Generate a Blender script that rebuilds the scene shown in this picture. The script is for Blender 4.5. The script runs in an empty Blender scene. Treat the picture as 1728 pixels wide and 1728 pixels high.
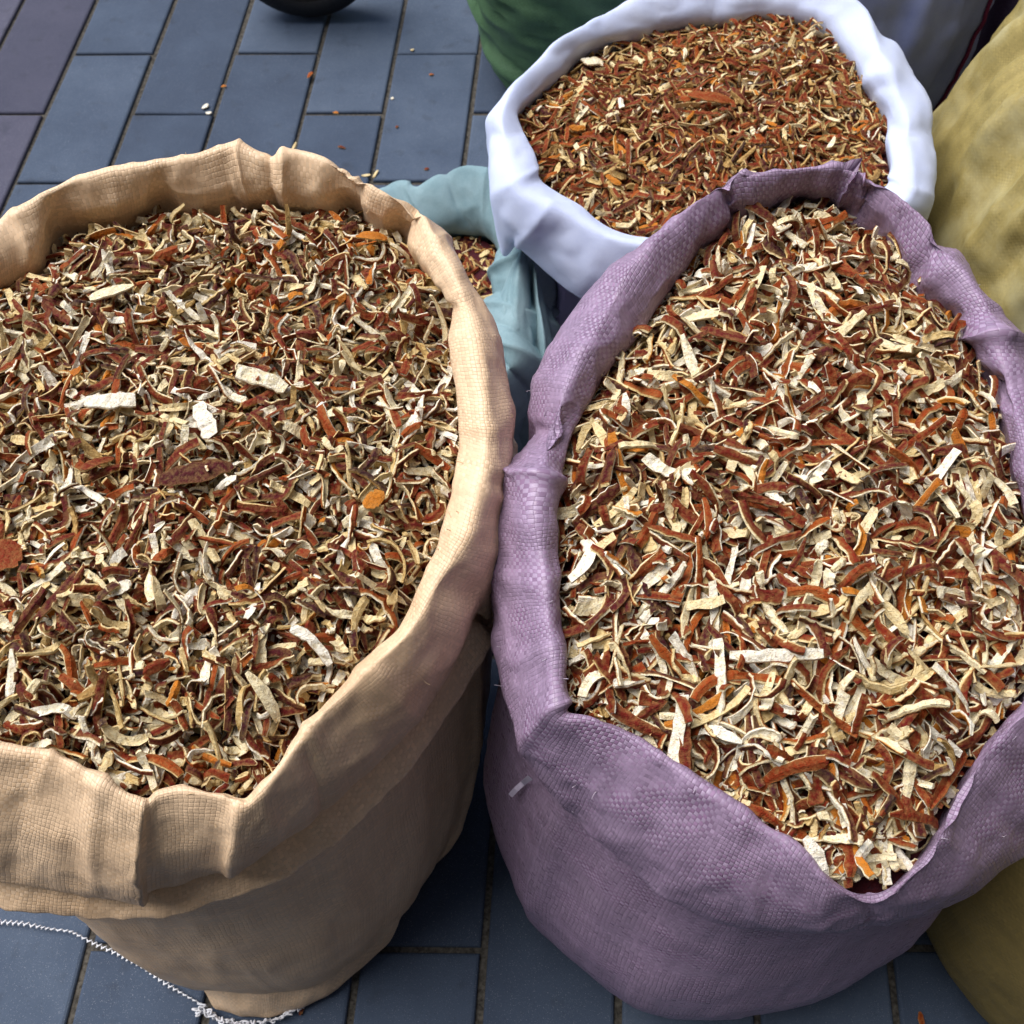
import bpy, math, random
import numpy as np
from mathutils import Vector

# ---------------------------------------------------------------- camera, world, light
SC = bpy.context.scene
COL = SC.collection
H = 1.2                                  # camera height (m)
PITCH = math.radians(59.5)               # below the horizon
F = 1733.0                               # focal length in photo pixels (photo 1728 wide)
cam_d = bpy.data.cameras.new('camera')
cam_d.sensor_width = 36.0
cam_d.lens = 36.0 * F / 1728.0
cam_d.clip_start = 0.02
cam_d.clip_end = 300.0
cam_d.dof.use_dof = True
cam_d.dof.focus_distance = 0.74
cam_d.dof.aperture_fstop = 16.0
cam = bpy.data.objects.new('camera', cam_d)
COL.objects.link(cam)
cam.location = (0, 0, H)
cam.rotation_euler = (math.pi / 2 - PITCH, 0, 0)
SC.camera = cam

SUN_EL, SUN_AZ = math.radians(61), math.radians(-66)     # azimuth from +Y, negative = left
world = bpy.data.worlds.new('World')
SC.world = world
world.use_nodes = True
wn = world.node_tree
wn.nodes.clear()
sky = wn.nodes.new('ShaderNodeTexSky')
sky.sky_type = 'NISHITA'
sky.sun_disc = False
sky.sun_elevation = SUN_EL
sky.sun_rotation = SUN_AZ
sky.air_density = 1.0
sky.dust_density = 2.0
bg = wn.nodes.new('ShaderNodeBackground')
bg.inputs['Strength'].default_value = 0.06
wo = wn.nodes.new('ShaderNodeOutputWorld')
wn.links.new(sky.outputs[0], bg.inputs[0])
wn.links.new(bg.outputs[0], wo.inputs[0])
sun_d = bpy.data.lights.new('sun', 'SUN')
sun_d.energy = 1.5
sun_d.angle = math.radians(46)
sun_d.color = (1.0, 0.97, 0.93)
sun = bpy.data.objects.new('sun', sun_d)
COL.objects.link(sun)
sd = Vector((math.sin(SUN_AZ) * math.cos(SUN_EL), math.cos(SUN_AZ) * math.cos(SUN_EL), math.sin(SUN_EL)))
sun.rotation_euler = sd.to_track_quat('Z', 'Y').to_euler()
SC.view_settings.view_transform = 'Standard'
SC.view_settings.look = 'None'
SC.view_settings.exposure = 1.5
SC.view_settings.gamma = 1.0
SC.cycles.max_bounces = 5
SC.cycles.diffuse_bounces = 3
SC.cycles.glossy_bounces = 2
SC.cycles.transmission_bounces = 0
SC.view_settings.use_curve_mapping = False

rng = np.random.default_rng(11)
random.seed(4)

# ---------------------------------------------------------------- helpers
SP, CP = math.sin(PITCH), math.cos(PITCH)

def P(x, y, z):
    """A point of the place, from where it stands in the photograph and its height above the ground."""
    u, v = x - 864.0, 864.0 - y
    down = F * SP - v * CP
    k = (H - z) / down
    return np.array([u * k, (F * CP + v * SP) * k, z])

def tag(o, label=None, cat=None, group=None, kind=None):
    if label: o['label'] = label
    if cat: o['category'] = cat
    if group: o['group'] = group
    if kind: o['kind'] = kind
    return o

def empty(name, loc):
    o = bpy.data.objects.new(name, None)
    o.location = loc
    o.empty_display_size = 0.05
    COL.objects.link(o)
    return o

def mesh_np(name, verts, quads, mat, parent=None, smooth=True, uv=None, attr=None, tris=None, loc=None):
    """One mesh object from numpy arrays. uv: per-vertex; attr: dict name -> (n,4)."""
    verts = np.asarray(verts, dtype=np.float32)
    if loc is None and parent is not None:
        loc = (0, 0, 0)
        verts = verts - np.array(parent.location, dtype=np.float32)
    elif loc is not None:
        verts = verts - np.array(loc, dtype=np.float32)
    me = bpy.data.meshes.new(name)
    quads = np.asarray(quads, dtype=np.int32).reshape(-1, 4)
    nt = 0 if tris is None else len(tris)
    tot = len(quads) * 4 + nt * 3
    me.vertices.add(len(verts))
    me.vertices.foreach_set('co', verts.ravel())
    idx = quads.ravel()
    start = np.arange(len(quads)) * 4
    if nt:
        tr = np.asarray(tris, dtype=np.int32)
        idx = np.concatenate([idx, tr.ravel()])
        start = np.concatenate([start, len(quads) * 4 + np.arange(nt) * 3])
    me.loops.add(tot)
    me.loops.foreach_set('vertex_index', idx.astype(np.int32))
    me.polygons.add(len(quads) + nt)
    me.polygons.foreach_set('loop_start', start.astype(np.int32))
    if uv is not None:
        l = me.uv_layers.new(name='UVMap')
        uv = np.asarray(uv, dtype=np.float32)
        l.data.foreach_set('uv', (uv[idx] if len(uv) == len(verts) else uv).ravel())
    if attr:
        for k, a in attr.items():
            at = me.attributes.new(k, 'FLOAT_COLOR', 'POINT')
            at.data.foreach_set('color', np.asarray(a, dtype=np.float32).ravel())
    me.update(calc_edges=True)
    me.validate()
    me.polygons.foreach_set('use_smooth', np.full(len(me.polygons), smooth))
    me.materials.append(mat)
    o = bpy.data.objects.new(name, me)
    COL.objects.link(o)
    if parent is not None:
        o.parent = parent
    if loc is not None:
        o.location = loc
    return o

def hash3(ix, iy, iz, seed):
    h = (ix * 374761393 + iy * 668265263 + iz * 2147483647 + seed * 1274126177) & 0xFFFFFFFF
    h = ((h ^ (h >> 13)) * 1274126177) & 0xFFFFFFFF
    h = h ^ (h >> 16)
    return (h & 0xFFFFFF) / float(0xFFFFFF) * 2 - 1

def noise3(p, seed=0):
    p = np.asarray(p, dtype=np.float64)
    i = np.floor(p).astype(np.int64)
    f = p - i
    f = f * f * f * (f * (f * 6 - 15) + 10)
    r = 0
    for dx in (0, 1):
        for dy in (0, 1):
            for dz in (0, 1):
                w = (f[..., 0] if dx else 1 - f[..., 0]) * (f[..., 1] if dy else 1 - f[..., 1]) * (f[..., 2] if dz else 1 - f[..., 2])
                r = r + w * hash3(i[..., 0] + dx, i[..., 1] + dy, i[..., 2] + dz, seed)
    return r

def fbm(p, oct=3, seed=0):
    r, a = 0, 1.0
    p = np.asarray(p, dtype=np.float64)
    for k in range(oct):
        r = r + a * noise3(p, seed + k * 17)
        p = p * 2.07
        a *= 0.5
    return r

# ---------------------------------------------------------------- materials
def new_mat(name, rough=0.6, spec=0.4):
    m = bpy.data.materials.new(name)
    m.use_nodes = True
    nt = m.node_tree
    b = nt.nodes['Principled BSDF']
    b.inputs['Roughness'].default_value = rough
    b.inputs['Specular IOR Level'].default_value = spec
    return m, nt, b

def nd(nt, t, **kw):
    n = nt.nodes.new(t)
    for k, v in kw.items():
        setattr(n, k, v)
    return n

def math_n(nt, op, a, b=None, c=None):
    n = nt.nodes.new('ShaderNodeMath')
    n.operation = op
    for i, x in enumerate((a, b, c)):
        if x is None: continue
        if isinstance(x, (int, float)): n.inputs[i].default_value = x
        else: nt.links.new(x, n.inputs[i])
    return n.outputs[0]

def mix_c(nt, fac, a, b, blend='MIX'):
    n = nt.nodes.new('ShaderNodeMix')
    n.data_type = 'RGBA'
    n.blend_type = blend
    if isinstance(fac, (int, float)): n.inputs[0].default_value = fac
    else: nt.links.new(fac, n.inputs[0])
    for i, x in ((6, a), (7, b)):
        if isinstance(x, tuple): n.inputs[i].default_value = (*x, 1) if len(x) == 3 else x
        else: nt.links.new(x, n.inputs[i])
    return n.outputs[2]

def noise_n(nt, vec, scale, detail=3, rough=0.55):
    n = nt.nodes.new('ShaderNodeTexNoise')
    n.inputs['Scale'].default_value = scale
    n.inputs['Detail'].default_value = detail
    n.inputs['Roughness'].default_value = rough
    if vec is not None: nt.links.new(vec, n.inputs['Vector'])
    return n.outputs['Fac']

def ramp_n(nt, fac, stops, interp='LINEAR'):
    n = nt.nodes.new('ShaderNodeValToRGB')
    n.color_ramp.interpolation = interp
    el = n.color_ramp.elements
    while len(el) > 1: el.remove(el[-1])
    el[0].position = stops[0][0]; el[0].color = (*stops[0][1], 1)
    for p, c in stops[1:]:
        e = el.new(p); e.color = (*c, 1)
    nt.links.new(fac, n.inputs[0])
    return n.outputs[0]

def weave_mat(name, ca, cb, tape=0.0036, vary=0.25, bump=0.5, rough=0.45, stain=None, stain_amt=0.4, hole=0.6, spec=0.4):
    """Flat plastic tapes woven over and under; ca / cb are the two sets of tapes."""
    m, nt, b = new_mat(name, rough, spec)
    L = nt.links
    uvn = nd(nt, 'ShaderNodeUVMap')
    dn = nt.nodes.new('ShaderNodeTexNoise')
    dn.inputs['Scale'].default_value = 60
    dn.inputs['Detail'].default_value = 2
    L.new(uvn.outputs[0], dn.inputs['Vector'])
    sub = nd(nt, 'ShaderNodeVectorMath', operation='SUBTRACT')
    L.new(dn.outputs['Color'], sub.inputs[0]); sub.inputs[1].default_value = (.5, .5, .5)
    sc = nd(nt, 'ShaderNodeVectorMath', operation='SCALE')
    L.new(sub.outputs[0], sc.inputs[0]); sc.inputs['Scale'].default_value = tape * 1.1
    add = nd(nt, 'ShaderNodeVectorMath', operation='ADD')
    L.new(uvn.outputs[0], add.inputs[0]); L.new(sc.outputs[0], add.inputs[1])
    dn2 = nt.nodes.new('ShaderNodeTexNoise')
    dn2.inputs['Scale'].default_value = 6
    dn2.inputs['Detail'].default_value = 1
    L.new(uvn.outputs[0], dn2.inputs['Vector'])
    sc2 = nd(nt, 'ShaderNodeVectorMath', operation='SCALE')
    L.new(dn2.outputs['Color'], sc2.inputs[0]); sc2.inputs['Scale'].default_value = 0.014
    add2 = nd(nt, 'ShaderNodeVectorMath', operation='ADD')
    L.new(add.outputs[0], add2.inputs[0]); L.new(sc2.outputs[0], add2.inputs[1])
    add = add2
    s2 = nd(nt, 'ShaderNodeVectorMath', operation='SCALE')
    L.new(add.outputs[0], s2.inputs[0]); s2.inputs['Scale'].default_value = 1.0 / tape
    sep = nd(nt, 'ShaderNodeSeparateXYZ'); L.new(s2.outputs[0], sep.inputs[0])
    u, v = sep.outputs[0], sep.outputs[1]
    pu, pv = math_n(nt, 'FLOOR', u), math_n(nt, 'FLOOR', v)
    au = math_n(nt, 'ABSOLUTE', math_n(nt, 'SUBTRACT', math_n(nt, 'MULTIPLY', math_n(nt, 'FRACT', u), 2.0), 1.0))
    av = math_n(nt, 'ABSOLUTE', math_n(nt, 'SUBTRACT', math_n(nt, 'MULTIPLY', math_n(nt, 'FRACT', v), 2.0), 1.0))
    par = math_n(nt, 'FLOORED_MODULO', math_n(nt, 'ADD', pu, pv), 2.0)
    def prof(a, o):
        x = math_n(nt, 'SUBTRACT', 1.0, math_n(nt, 'POWER', a, 9.0))
        y = math_n(nt, 'SUBTRACT', 1.0, math_n(nt, 'MULTIPLY', math_n(nt, 'POWER', o, 3.0), 0.42))
        return math_n(nt, 'MULTIPLY', x, y)
    h0, h1 = prof(av, au), prof(au, av)
    hgt = math_n(nt, 'ADD', math_n(nt, 'MULTIPLY', h0, math_n(nt, 'SUBTRACT', 1.0, par)), math_n(nt, 'MULTIPLY', h1, par))
    # each tape has its own tone along its whole length, and each visible square a little of its own
    def wn1(x, off):
        w = nd(nt, 'ShaderNodeTexWhiteNoise', noise_dimensions='1D')
        L.new(math_n(nt, 'ADD', x, off), w.inputs['W'])
        return w.outputs['Value']
    tone = math_n(nt, 'ADD', math_n(nt, 'MULTIPLY', wn1(pv, 31.7), math_n(nt, 'SUBTRACT', 1.0, par)), math_n(nt, 'MULTIPLY', wn1(pu, 7.3), par))
    comb = nd(nt, 'ShaderNodeCombineXYZ'); L.new(pu, comb.inputs[0]); L.new(pv, comb.inputs[1])
    w2 = nd(nt, 'ShaderNodeTexWhiteNoise', noise_dimensions='2D'); L.new(comb.outputs[0], w2.inputs['Vector'])
    tone = math_n(nt, 'ADD', math_n(nt, 'MULTIPLY', tone, 0.5), math_n(nt, 'MULTIPLY', w2.outputs['Value'], 0.5))
    fac = math_n(nt, 'ADD', math_n(nt, 'MULTIPLY', tone, 2 * vary), 1.0 - vary)
    pn = noise_n(nt, uvn.outputs[0], 30, 3)
    pn = math_n(nt, 'MINIMUM', 1.0, math_n(nt, 'MAXIMUM', 0.0, math_n(nt, 'MULTIPLY', math_n(nt, 'SUBTRACT', pn, 0.38), 3.2)))
    soft = math_n(nt, 'SUBTRACT', par, math_n(nt, 'MULTIPLY', math_n(nt, 'SUBTRACT', par, 0.35), math_n(nt, 'SUBTRACT', 1.0, pn)))
    base = mix_c(nt, soft, ca, cb)
    colr = nd(nt, 'ShaderNodeVectorMath', operation='SCALE')
    L.new(base, colr.inputs[0]); L.new(fac, colr.inputs['Scale'])
    out = colr.outputs[0]
    if stain:
        tc = nd(nt, 'ShaderNodeTexCoord')
        ns = noise_n(nt, tc.outputs['Object'], 9, 5, 0.6)
        st = math_n(nt, 'MULTIPLY', math_n(nt, 'SMOOTH_MIN', 1.0, math_n(nt, 'MAXIMUM', 0.0, math_n(nt, 'MULTIPLY', math_n(nt, 'SUBTRACT', ns, 0.48), 4.0)), 0.1), stain_amt)
        out = mix_c(nt, st, out, stain)
    # dark pinholes at the corners where four tapes meet
    cor = math_n(nt, 'POWER', math_n(nt, 'MULTIPLY', au, av), 7.0)
    rare = math_n(nt, 'GREATER_THAN', w2.outputs['Value'], 0.35)
    out = mix_c(nt, math_n(nt, 'MULTIPLY', math_n(nt, 'MULTIPLY', cor, rare), hole), out, (0.05, 0.03, 0.02))
    L.new(out, b.inputs['Base Color'])
    fine = noise_n(nt, uvn.outputs[0], 1500, 2)
    wear = noise_n(nt, uvn.outputs[0], 22, 3)
    wear = math_n(nt, 'MINIMUM', 1.0, math_n(nt, 'MAXIMUM', 0.12, math_n(nt, 'MULTIPLY', math_n(nt, 'SUBTRACT', wear, 0.36), 4.5)))
    hh = math_n(nt, 'ADD', math_n(nt, 'MULTIPLY', hgt, wear), math_n(nt, 'MULTIPLY', fine, 0.3))
    bp = nd(nt, 'ShaderNodeBump')
    bp.inputs['Strength'].default_value = bump
    bp.inputs['Distance'].default_value = 0.0009
    L.new(hh, bp.inputs['Height'])
    L.new(bp.outputs[0], b.inputs['Normal'])
    rg = math_n(nt, 'ADD', math_n(nt, 'MULTIPLY', w2.outputs['Value'], 0.25), rough - 0.12)
    L.new(rg, b.inputs['Roughness'])
    return m

def cloth_mat(name, ca, cb, scale=1400, bump=0.25, rough=0.85, mott=14):
    m, nt, b = new_mat(name, rough, 0.06)
    L = nt.links
    tc = nd(nt, 'ShaderNodeTexCoord')
    n1 = noise_n(nt, tc.outputs['Object'], mott, 5, 0.6)
    n2 = noise_n(nt, tc.outputs['Object'], scale * 0.3, 2)
    f = math_n(nt, 'ADD', math_n(nt, 'MULTIPLY', n1, 1.2), math_n(nt, 'MULTIPLY', n2, 0.35))
    f = math_n(nt, 'SUBTRACT', f, 0.3)
    L.new(ramp_n(nt, f, [(0.2, ca), (0.8, cb)]), b.inputs['Base Color'])
    uvn = nd(nt, 'ShaderNodeUVMap')
    sep = nd(nt, 'ShaderNodeSeparateXYZ'); L.new(uvn.outputs[0], sep.inputs[0])
    su = math_n(nt, 'SINE', math_n(nt, 'MULTIPLY', sep.outputs[0], scale * 3))
    sv = math_n(nt, 'SINE', math_n(nt, 'MULTIPLY', sep.outputs[1], scale * 3))
    h = math_n(nt, 'ADD', math_n(nt, 'MULTIPLY', su, sv), math_n(nt, 'MULTIPLY', n1, 3.0))
    bp = nd(nt, 'ShaderNodeBump'); bp.inputs['Strength'].default_value = bump; bp.inputs['Distance'].default_value = 0.0006
    L.new(h, bp.inputs['Height']); L.new(bp.outputs[0], b.inputs['Normal'])
    return m

def peel_mat(name, skins, piths, edge):
    m, nt, b = new_mat(name, 0.66, 0.2)
    L = nt.links
    at = nd(nt, 'ShaderNodeAttribute', attribute_name='peel')
    sep = nd(nt, 'ShaderNodeSeparateColor'); L.new(at.outputs['Color'], sep.inputs[0])
    side, r1, r2 = sep.outputs[0], sep.outputs[1], sep.outputs[2]
    geo = nd(nt, 'ShaderNodeNewGeometry')
    n1 = noise_n(nt, geo.outputs['Position'], 330, 4, 0.6)
    n2 = noise_n(nt, geo.outputs['Position'], 1100, 3, 0.6)
    jr = math_n(nt, 'ADD', r1, math_n(nt, 'MULTIPLY', math_n(nt, 'SUBTRACT', n1, 0.5), 0.3))
    jp = math_n(nt, 'ADD', r2, math_n(nt, 'MULTIPLY', math_n(nt, 'SUBTRACT', n1, 0.5), 0.75))
    skin = ramp_n(nt, jr, skins)
    pith = ramp_n(nt, jp, piths)
    # fine dark pits in the skin, tan cracks in the pith
    pit = math_n(nt, 'MULTIPLY', math_n(nt, 'GREATER_THAN', n2, 0.58), 0.35)
    skin = mix_c(nt, pit, skin, (0.06, 0.012, 0.006))
    n3 = noise_n(nt, geo.outputs['Position'], 480, 5, 0.7)
    crk = math_n(nt, 'MINIMUM', 0.75, math_n(nt, 'MULTIPLY', math_n(nt, 'MAXIMUM', math_n(nt, 'SUBTRACT', n3, 0.53), 0.0), 5.0))
    pith = mix_c(nt, crk, pith, (0.36, 0.19, 0.05))
    s = math_n(nt, 'ADD', side, math_n(nt, 'MULTIPLY', math_n(nt, 'SUBTRACT', n1, 0.5), 0.5))
    edgef = math_n(nt, 'SUBTRACT', 1.0, math_n(nt, 'MINIMUM', 1.0, math_n(nt, 'MULTIPLY', math_n(nt, 'ABSOLUTE', math_n(nt, 'SUBTRACT', s, 0.72)), 3.4)))
    fac = nd(nt, 'ShaderNodeMapRange', interpolation_type='SMOOTHSTEP')
    L.new(s, fac.inputs[0]); fac.inputs[1].default_value = 0.55; fac.inputs[2].default_value = 0.85
    c = mix_c(nt, fac.outputs[0], pith, skin)
    c = mix_c(nt, math_n(nt, 'MULTIPLY', edgef, 0.45), c, edge)
    L.new(c, b.inputs['Base Color'])
    h = math_n(nt, 'ADD', n2, math_n(nt, 'MULTIPLY', n1, 1.5))
    bp = nd(nt, 'ShaderNodeBump'); bp.inputs['Strength'].default_value = 0.9; bp.inputs['Distance'].default_value = 0.0014
    L.new(h, bp.inputs['Height']); L.new(bp.outputs[0], b.inputs['Normal'])
    return m

def paver_mat(name, c0, c1, c2):
    m, nt, b = new_mat(name, 0.8, 0.3)
    L = nt.links
    geo = nd(nt, 'ShaderNodeNewGeometry')
    oi = nd(nt, 'ShaderNodeObjectInfo')
    n1 = noise_n(nt, geo.outputs['Position'], 9, 5, 0.6)
    n2 = noise_n(nt, geo.outputs['Position'], 420, 3, 0.7)
    f = math_n(nt, 'ADD', math_n(nt, 'MULTIPLY', n1, 0.9), math_n(nt, 'MULTIPLY', math_n(nt, 'SUBTRACT', oi.outputs['Random'], 0.5), 0.45))
    c = ramp_n(nt, f, [(0.2, c0), (0.5, c1), (0.8, c2)])
    n3 = noise_n(nt, geo.outputs['Position'], 900, 2, 0.5)
    c = mix_c(nt, math_n(nt, 'MULTIPLY', math_n(nt, 'GREATER_THAN', n3, 0.665), 0.5), c, (0.26, 0.28, 0.32))
    c = mix_c(nt, math_n(nt, 'MULTIPLY', math_n(nt, 'GREATER_THAN', n2, 0.64), 0.35), c, (0.022, 0.025, 0.03))
    n4 = noise_n(nt, geo.outputs['Position'], 30, 3, 0.5)
    c = mix_c(nt, math_n(nt, 'MULTIPLY', math_n(nt, 'MAXIMUM', math_n(nt, 'SUBTRACT', n4, 0.6), 0.0), 2.2), c, (0.02, 0.024, 0.032))
    L.new(c, b.inputs['Base Color'])
    bp = nd(nt, 'ShaderNodeBump'); bp.inputs['Strength'].default_value = 0.45; bp.inputs['Distance'].default_value = 0.001
    L.new(math_n(nt, 'ADD', n2, math_n(nt, 'MULTIPLY', n4, 2.0)), bp.inputs['Height']); L.new(bp.outputs[0], b.inputs['Normal'])
    return m

def plain_mat(name, col, rough=0.6, spec=0.3, nscale=200, namt=0.3):
    m, nt, b = new_mat(name, rough, spec)
    geo = nd(nt, 'ShaderNodeNewGeometry')
    n = noise_n(nt, geo.outputs['Position'], nscale, 3)
    dark = tuple(c * (1 - namt) for c in col)
    nt.links.new(ramp_n(nt, n, [(0.3, dark), (0.7, col)]), b.inputs['Base Color'])
    bp = nd(nt, 'ShaderNodeBump'); bp.inputs['Strength'].default_value = 0.3; bp.inputs['Distance'].default_value = 0.001
    nt.links.new(n, bp.inputs['Height']); nt.links.new(bp.outputs[0], b.inputs['Normal'])
    return m

M = {}
M['beige'] = weave_mat('beige_weave', (0.83, 0.615, 0.415), (0.76, 0.53, 0.325), 0.0029, 0.14, 0.6, 0.42, stain=(0.46, 0.24, 0.085), stain_amt=0.35, hole=0.8)
M['purple'] = weave_mat('purple_weave', (0.355, 0.275, 0.39), (0.23, 0.13, 0.235), 0.0029, 0.22, 0.75, 0.38, hole=0.6)
M['white'] = cloth_mat('white_cloth', (0.58, 0.66, 0.92), (0.68, 0.75, 0.96), 1500, 0.45, 0.95)
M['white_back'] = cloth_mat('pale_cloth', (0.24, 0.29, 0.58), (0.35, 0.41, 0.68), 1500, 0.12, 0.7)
M['teal'] = cloth_mat('teal_cloth', (0.21, 0.33, 0.37), (0.31, 0.44, 0.48), 1300, 0.6, 0.9, 30)
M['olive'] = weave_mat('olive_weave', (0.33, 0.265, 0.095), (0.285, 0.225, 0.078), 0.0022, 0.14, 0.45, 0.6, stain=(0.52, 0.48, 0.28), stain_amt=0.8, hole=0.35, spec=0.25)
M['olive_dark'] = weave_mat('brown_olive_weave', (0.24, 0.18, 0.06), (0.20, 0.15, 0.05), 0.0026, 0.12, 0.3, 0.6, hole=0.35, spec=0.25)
M['green'] = weave_mat('green_weave', (0.075, 0.15, 0.07), (0.055, 0.115, 0.055), 0.0026, 0.15, 0.3, 0.45, hole=0.3)
M['plum'] = weave_mat('plum_weave', (0.05, 0.025, 0.055), (0.035, 0.015, 0.04), 0.003, 0.15, 0.4, 0.6, hole=0.3)
EDGE = (0.70, 0.43, 0.13)
M['peel'] = peel_mat('orange_peel',
    [(0.0, (0.028, 0.014, 0.022)), (0.10, (0.065, 0.008, 0.014)), (0.36, (0.135, 0.009, 0.007)), (0.62, (0.21, 0.020, 0.005)), (0.85, (0.36, 0.062, 0.006)), (1.0, (0.58, 0.19, 0.016))],
    [(0.0, (0.34, 0.19, 0.06)), (0.25, (0.64, 0.44, 0.17)), (0.55, (0.86, 0.69, 0.37)), (0.8, (0.93, 0.82, 0.55)), (1.0, (0.96, 0.91, 0.78))], EDGE)
M['paver'] = paver_mat('grey_paver', (0.036, 0.053, 0.088), (0.050, 0.072, 0.114), (0.072, 0.098, 0.145))
M['paver_red'] = paver_mat('mauve_paver', (0.045, 0.047, 0.078), (0.060, 0.060, 0.095), (0.082, 0.080, 0.118))
M['bed'] = plain_mat('joint_sand', (0.115, 0.105, 0.09), 0.95, 0.1, 260, 0.75)
M['thread'] = plain_mat('white_thread', (0.80, 0.81, 0.86), 0.7, 0.2, 2000, 0.15)
M['rubber'] = plain_mat('black_rubber', (0.016, 0.016, 0.018), 0.6, 0.3, 300, 0.4)
M['hub'] = plain_mat('dark_steel', (0.05, 0.052, 0.056), 0.45, 0.5, 200, 0.4)
M['redthread'] = plain_mat('red_thread', (0.20, 0.03, 0.09), 0.8, 0.2, 800, 0.3)
M['tapeend'] = plain_mat('lilac_tape', (0.66, 0.58, 0.74), 0.4, 0.4, 400, 0.15)

# ---------------------------------------------------------------- pavement
pave = mesh_np('pavement', [(-40, -40, -0.0055), (40, -40, -0.0055), (40, 40, -0.0055), (-40, 40, -0.0055)], [(0, 1, 2, 3)], M['bed'], smooth=False, loc=(0, 0, 0))
tag(pave, 'blue grey block paving laid in rows under the sacks', kind='structure')
VPX, VPY = 1096.0, -2074.0
def col_line(x0):
    """ground line of a long joint that crosses the photo's top edge at x0"""
    a = P(x0, 0, 0)[:2]
    x1 = x0 + (VPX - x0) * (0 - 1700.0) / (VPY - 0) * 1.0
    x1 = VPX + (x0 - VPX) * (1700.0 - VPY) / (0 - VPY)
    b_ = P(x1, 1700, 0)[:2]
    return a, b_
bounds = [39 - 128 * k for k in range(7, 0, -1)] + [39, 162, 295, 425, 561, 685, 820, 938] + [938 + 129 * k for k in range(1, 9)]
def yof(py): return P(864, py, 0)[1]
LEN = (yof(95) - yof(310) + yof(84) - yof(305)) / 2
phase_a, phase_b = yof(90), yof(192)
def paver_mesh(name, q, top, mat):
    """q: four ground corners (2d, ccw); a block with a small chamfer round the top"""
    q = np.array(q); c = q.mean(0)
    def inset(d):
        o = []
        for i in range(4):
            p, pr, nx = q[i], q[i - 1], q[(i + 1) % 4]
            e1 = (pr - p) / np.linalg.norm(pr - p); e2 = (nx - p) / np.linalg.norm(nx - p)
            o.append(p + (e1 + e2) * d)
        return np.array(o)
    ch = 0.0028
    r = [(inset(0), -0.03), (inset(0), top - ch), (inset(ch * .45), top - ch * .35), (inset(ch * 1.3), top)]
    v = np.concatenate([np.c_[a, np.full(4, z)] for a, z in r])
    f = []
    for k in range(3):
        for i in range(4):
            f.append((k * 4 + i, k * 4 + (i + 1) % 4, k * 4 + 4 + (i + 1) % 4, k * 4 + 4 + i))
    f.append((12, 13, 14, 15))
    o = mesh_np(name, v, f, mat, pave, smooth=False)
    return o
for ci in range(len(bounds) - 1):
    a0, a1 = col_line(bounds[ci]); b0, b1 = col_line(bounds[ci + 1])
    da, db = (a1 - a0), (b1 - b0)
    ph = phase_b if (bounds[ci] in (39, 295, 561, 820)) or (ci % 2 == bounds.index(39) % 2) else phase_a
    red = bounds[ci] < 100
    k0 = int(math.floor((-0.55 - ph) / LEN)); k1 = int(math.ceil((2.75 - ph) / LEN))
    for k in range(k0, k1):
        y0 = ph + k * LEN + random.uniform(-.003, .003); y1 = ph + (k + 1) * LEN
        g = 0.0036 + random.uniform(-.0008, .0012)
        def at(p0, d, y): 
            t = (y - p0[1]) / d[1]
            return p0 + d * t
        dx = np.array([g, 0])
        lo, hi = y0 + g, y1 - g
        q = [at(a0, da, lo) + dx, at(b0, db, lo) - dx, at(b0, db, hi) - dx, at(a0, da, hi) + dx]
        q = [p + np.array([random.uniform(-.001, .001), random.uniform(-.0015, .0015)]) for p in q]
        paver_mesh('paver', q, random.uniform(-.0012, .0012), M['paver_red' if red else 'paver'])

# added unseen wall beyond the sacks on the right, put there to shade their lower fronts
def shade_blocker():
    x0, x1, w, h = 1.5, 1.7, 6.0, 5.0
    v = []
    for (a, b_, z0, z1) in ((x0, x1, 0.0, h), (x0 - .05, x1 + .05, h, h + .12), (x0 - .025, x1 + .02, 0.0, .18)):
        v += [(a, -1.0, z0), (b_, -1.0, z0), (b_, w, z0), (a, w, z0), (a, -1.0, z1), (b_, -1.0, z1), (b_, w, z1), (a, w, z1)]
    # the added shading piece returns along the near side
    for (a, b_, z0, z1) in ((-1.2, -1.0, 0.0, h), (-1.25, -0.95, h, h + .12), (-1.22, -0.975, 0.0, .18)):
        v += [(-5, a, z0), (1.72, a, z0), (1.72, b_, z0), (-5, b_, z0), (-5, a, z1), (1.72, a, z1), (1.72, b_, z1), (-5, b_, z1)]
    f = []
    for k in range(6):
        o = k * 8
        f += [tuple(o + i for i in q) for q in ((0, 3, 2, 1), (4, 5, 6, 7), (0, 1, 5, 4), (1, 2, 6, 5), (2, 3, 7, 6), (3, 0, 4, 7))]
    o = mesh_np('blocker', v, f, plain_mat('blocker_grey', (0.11, 0.105, 0.10), 0.9, 0.2, 12, 0.3), smooth=False, loc=(0, 0, 0))
    tag(o, 'added unseen dark grey shading wall turning round the near side of the sacks', kind='structure')
shade_blocker()

# ---------------------------------------------------------------- sacks
def catmull_closed(pts, per):
    """closed Catmull-Rom through pts (n,3); 'per' samples for each span"""
    n = len(pts)
    t = np.linspace(0, 1, per, endpoint=False)[:, None]
    out = []
    for i in range(n):
        p0, p1, p2, p3 = pts[i - 1], pts[i], pts[(i + 1) % n], pts[(i + 2) % n]
        m1, m2 = (p2 - p0) * 0.42, (p3 - p1) * 0.42
        t2, t3 = t * t, t * t * t
        out.append((2 * t3 - 3 * t2 + 1) * p1 + (t3 - 2 * t2 + t) * m1 + (-2 * t3 + 3 * t2) * p2 + (t3 - t2) * m2)
    return np.concatenate(out)

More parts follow.
